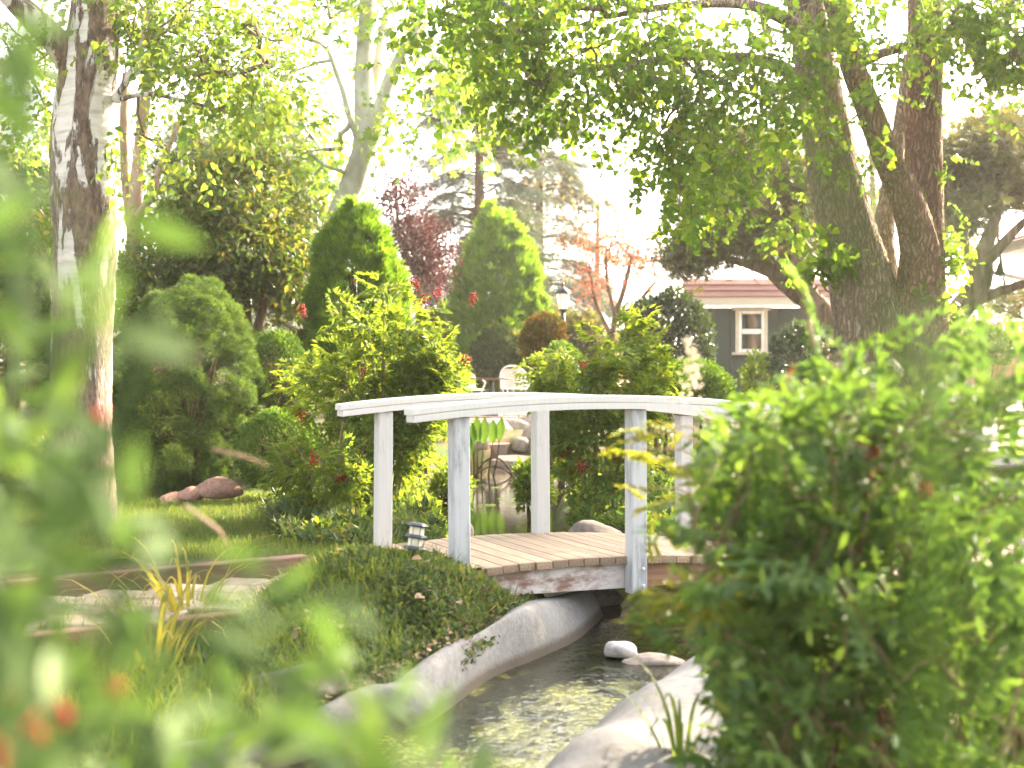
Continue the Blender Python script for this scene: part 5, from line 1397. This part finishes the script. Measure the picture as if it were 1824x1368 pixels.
# the largest leaves, one by one
cnt = 0
while cnt < 260:
    u = rs.uniform(1135, 1860); v = rs.uniform(560, 1390); d = rs.uniform(2.6, 3.6)
    if v < hull(u) - 60 or u < left_edge(v) - 45: continue
    if u > 1690 and 700 < v < 1000 and rs.random() < .7: continue
    p = px(u, v, d)
    if p[2] < float(gz(p[0], p[1])): continue
    dv = unit(rs.normal(0,1,3) + np.array([0,-.2,-.15])); R_ = frames(np.array([dv]), None, .6)[0]
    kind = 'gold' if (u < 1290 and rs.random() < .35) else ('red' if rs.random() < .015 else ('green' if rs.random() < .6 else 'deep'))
    piece('leaf', LM[kind], bush, p, R_*rs.uniform(.034,.058)); cnt += 1
for u, v in ((1545,790),(1560,810),(1552,830),(1690,1040),(1650,870)):
    berry_cluster(bush, px(u, v, 3.2), .018, 22, .0045)
# cream flower panicles
def panicle(parent, p, L, n=80):
    f = rs.random(n); q = p + np.stack([rs.normal(0,1,n)*.028*(1.1-f)*L/.2, rs.normal(0,1,n)*.028*(1.1-f)*L/.2, f*L], 1)
    scatter('flower_panicle', DIAM, q, frames(rs.normal(0,1,(n,3)), None, .8), .012*rs.uniform(.7,1.2,n), M['flower'], parent)['kind'] = 'stuff'
for u, v, d, L in ((1225,720,3.6,.17),(1515,850,3.2,.16),(1490,870,3.3,.14),(1600,880,3.1,.16),(1625,860,3.1,.12),(1235,690,3.6,.1)):
    panicle(bush, px(u, v, d), L)

# ------------------------------------------------------------------ blurred nandina right in front of the lens, left
front = thing('nandina_plant', 'heavily blurred nandina leaves and red berries close to the camera at left', 'plant', gp(-.62, 1.05))
cb = ORG[front.name]; rs = np.random.default_rng(99)
def dens(u, v):
    a = 1.0 if v > np.interp(u, [0,200,330,480,600,700,790,860], [700,800,940,1010,1060,1160,1260,1340]) else 0.0
    if a and u > 560: a = .55
    if u < np.interp(v, [0,200,420,700,860], [95,70,110,130,240]): a = max(a, .75)
    if 380 < v < 640 and u < 300: a = max(a, .3)
    if u > 860: a = 0
    if 230 < u < 500 and 1020 < v < 1210: a *= .3
    if 200 < u < 640 and 860 < v < 1010: a *= .45
    return a
canes = []
for (ut, vt, d) in ((60,150,1.0),(180,420,1.05),(300,560,1.1),(130,700,.95),(300,900,1.1),(480,980,1.15),(600,1150,1.1),(330,1120,1.0),(120,980,.9),(700,1270,1.15),(40,600,1.2)):
    tip = px(ut, vt, d); b_ = cb + rs.normal(0, .07, 3)*[1,1,0] + [0,0,-.05]
    P = hermite([b_, (b_+tip)/2 + [-.05, .0, .1], tip], 10); canes.append(P)
    MB().tube(P, np.linspace(.0045,.0022,10), 7).build('cane', M['close_leaf'], front, True)
canes = np.concatenate(canes)
cnt = 0; mb = MB()
while cnt < 300:
    u = rs.uniform(-60, 860); v = rs.uniform(-40, 1420)
    if rs.random() > dens(u, v): continue
    d = rs.uniform(.75, 1.45); p = px(u, v, d)
    dv = unit(rs.normal(0,1,3) + np.array([.4,0,.1])); R_ = frames(np.array([dv]), np.array([[0,-.7,.7]]), .5)[0]
    r_ = rs.random(); kind = 'green' if r_ < .12 else 'close'
    piece('leaf', LM[kind], front, p - dv*.02, R_*rs.uniform(.036,.06)); cnt += 1
    j = int(np.argmin(np.linalg.norm(canes - p, axis=1))); w = canes[j]; mb.tube([w, (w+p)/2+[0,0,.01], p-dv*.02], [.0014,.0012,.0009], 4, False)
mb.build('branches', M['close_leaf'], front, True)['kind'] = 'stuff'
for u, v, d in ((0,1290,1.0),(-5,1350,.95),(105,1275,1.05),(60,1295,1.0),(172,735,1.2),(190,1235,1.1),(25,1330,1.0),(20,1240,1.0)):
    berry_cluster(front, px(u, v, d), .009, 9 if v > 1000 else 5, .0042)
# two dead twigs among the leaves
for P in ([px(330,900,2.6), px(390,945,2.6), px(412,980,2.6)], [px(380,800,2.7), px(440,815,2.7), px(478,830,2.7)]):
    MB().tube(P, [.004,.0035,.0015], 6).build('dry_twig', M['tan_bark'], front, True)

# tall shoot close to the lens at right: only a soft green veil over the linden trunk
shoot = thing('tall_shoot', 'soft out of focus green shoot close to the camera at right', 'plant', gp(.16, .5))
cb = ORG[shoot.name]
for us, w in (((1700,1660,1590,1500,1430), .0016), ((1650,1640,1610,1480,1415), .0013), ((1720,1700,1640,1590,1500), .0015), ((1790,1770,1760,1740,1730), .0014)):
    P = hermite([cb, px(us[1],1200,.46), px(us[2],700,.42), px(us[3],380,.40), px(us[4],150 if us[0] < 1780 else 560,.38)], 20)
    MB().tube(P, np.linspace(w,w*.6,20), 6).build('stem', M['front_leaf'], shoot, True)

# ------------------------------------------------------------------ thin haze volume added to imitate warm lens glare
hz = MB().box((0, 285, 4.8), (540, 650, 12.6)).build('haze', None)
hm = bpy.data.materials.new('haze'); hm.use_nodes = True
nt = hm.node_tree; nt.nodes.clear()
ho = nt.nodes.new('ShaderNodeOutputMaterial'); hv = nt.nodes.new('ShaderNodeVolumePrincipled')
hv.inputs['Color'].default_value = (1.0, .97, .92, 1); hv.inputs['Density'].default_value = .0006; hv.inputs['Anisotropy'].default_value = .6
nt.links.new(hv.outputs[0], ho.inputs['Volume'])
hz.data.materials.append(hm)
tag(hz, 'pale warm haze volume added to imitate lens glare', 'haze', None, 'stuff')
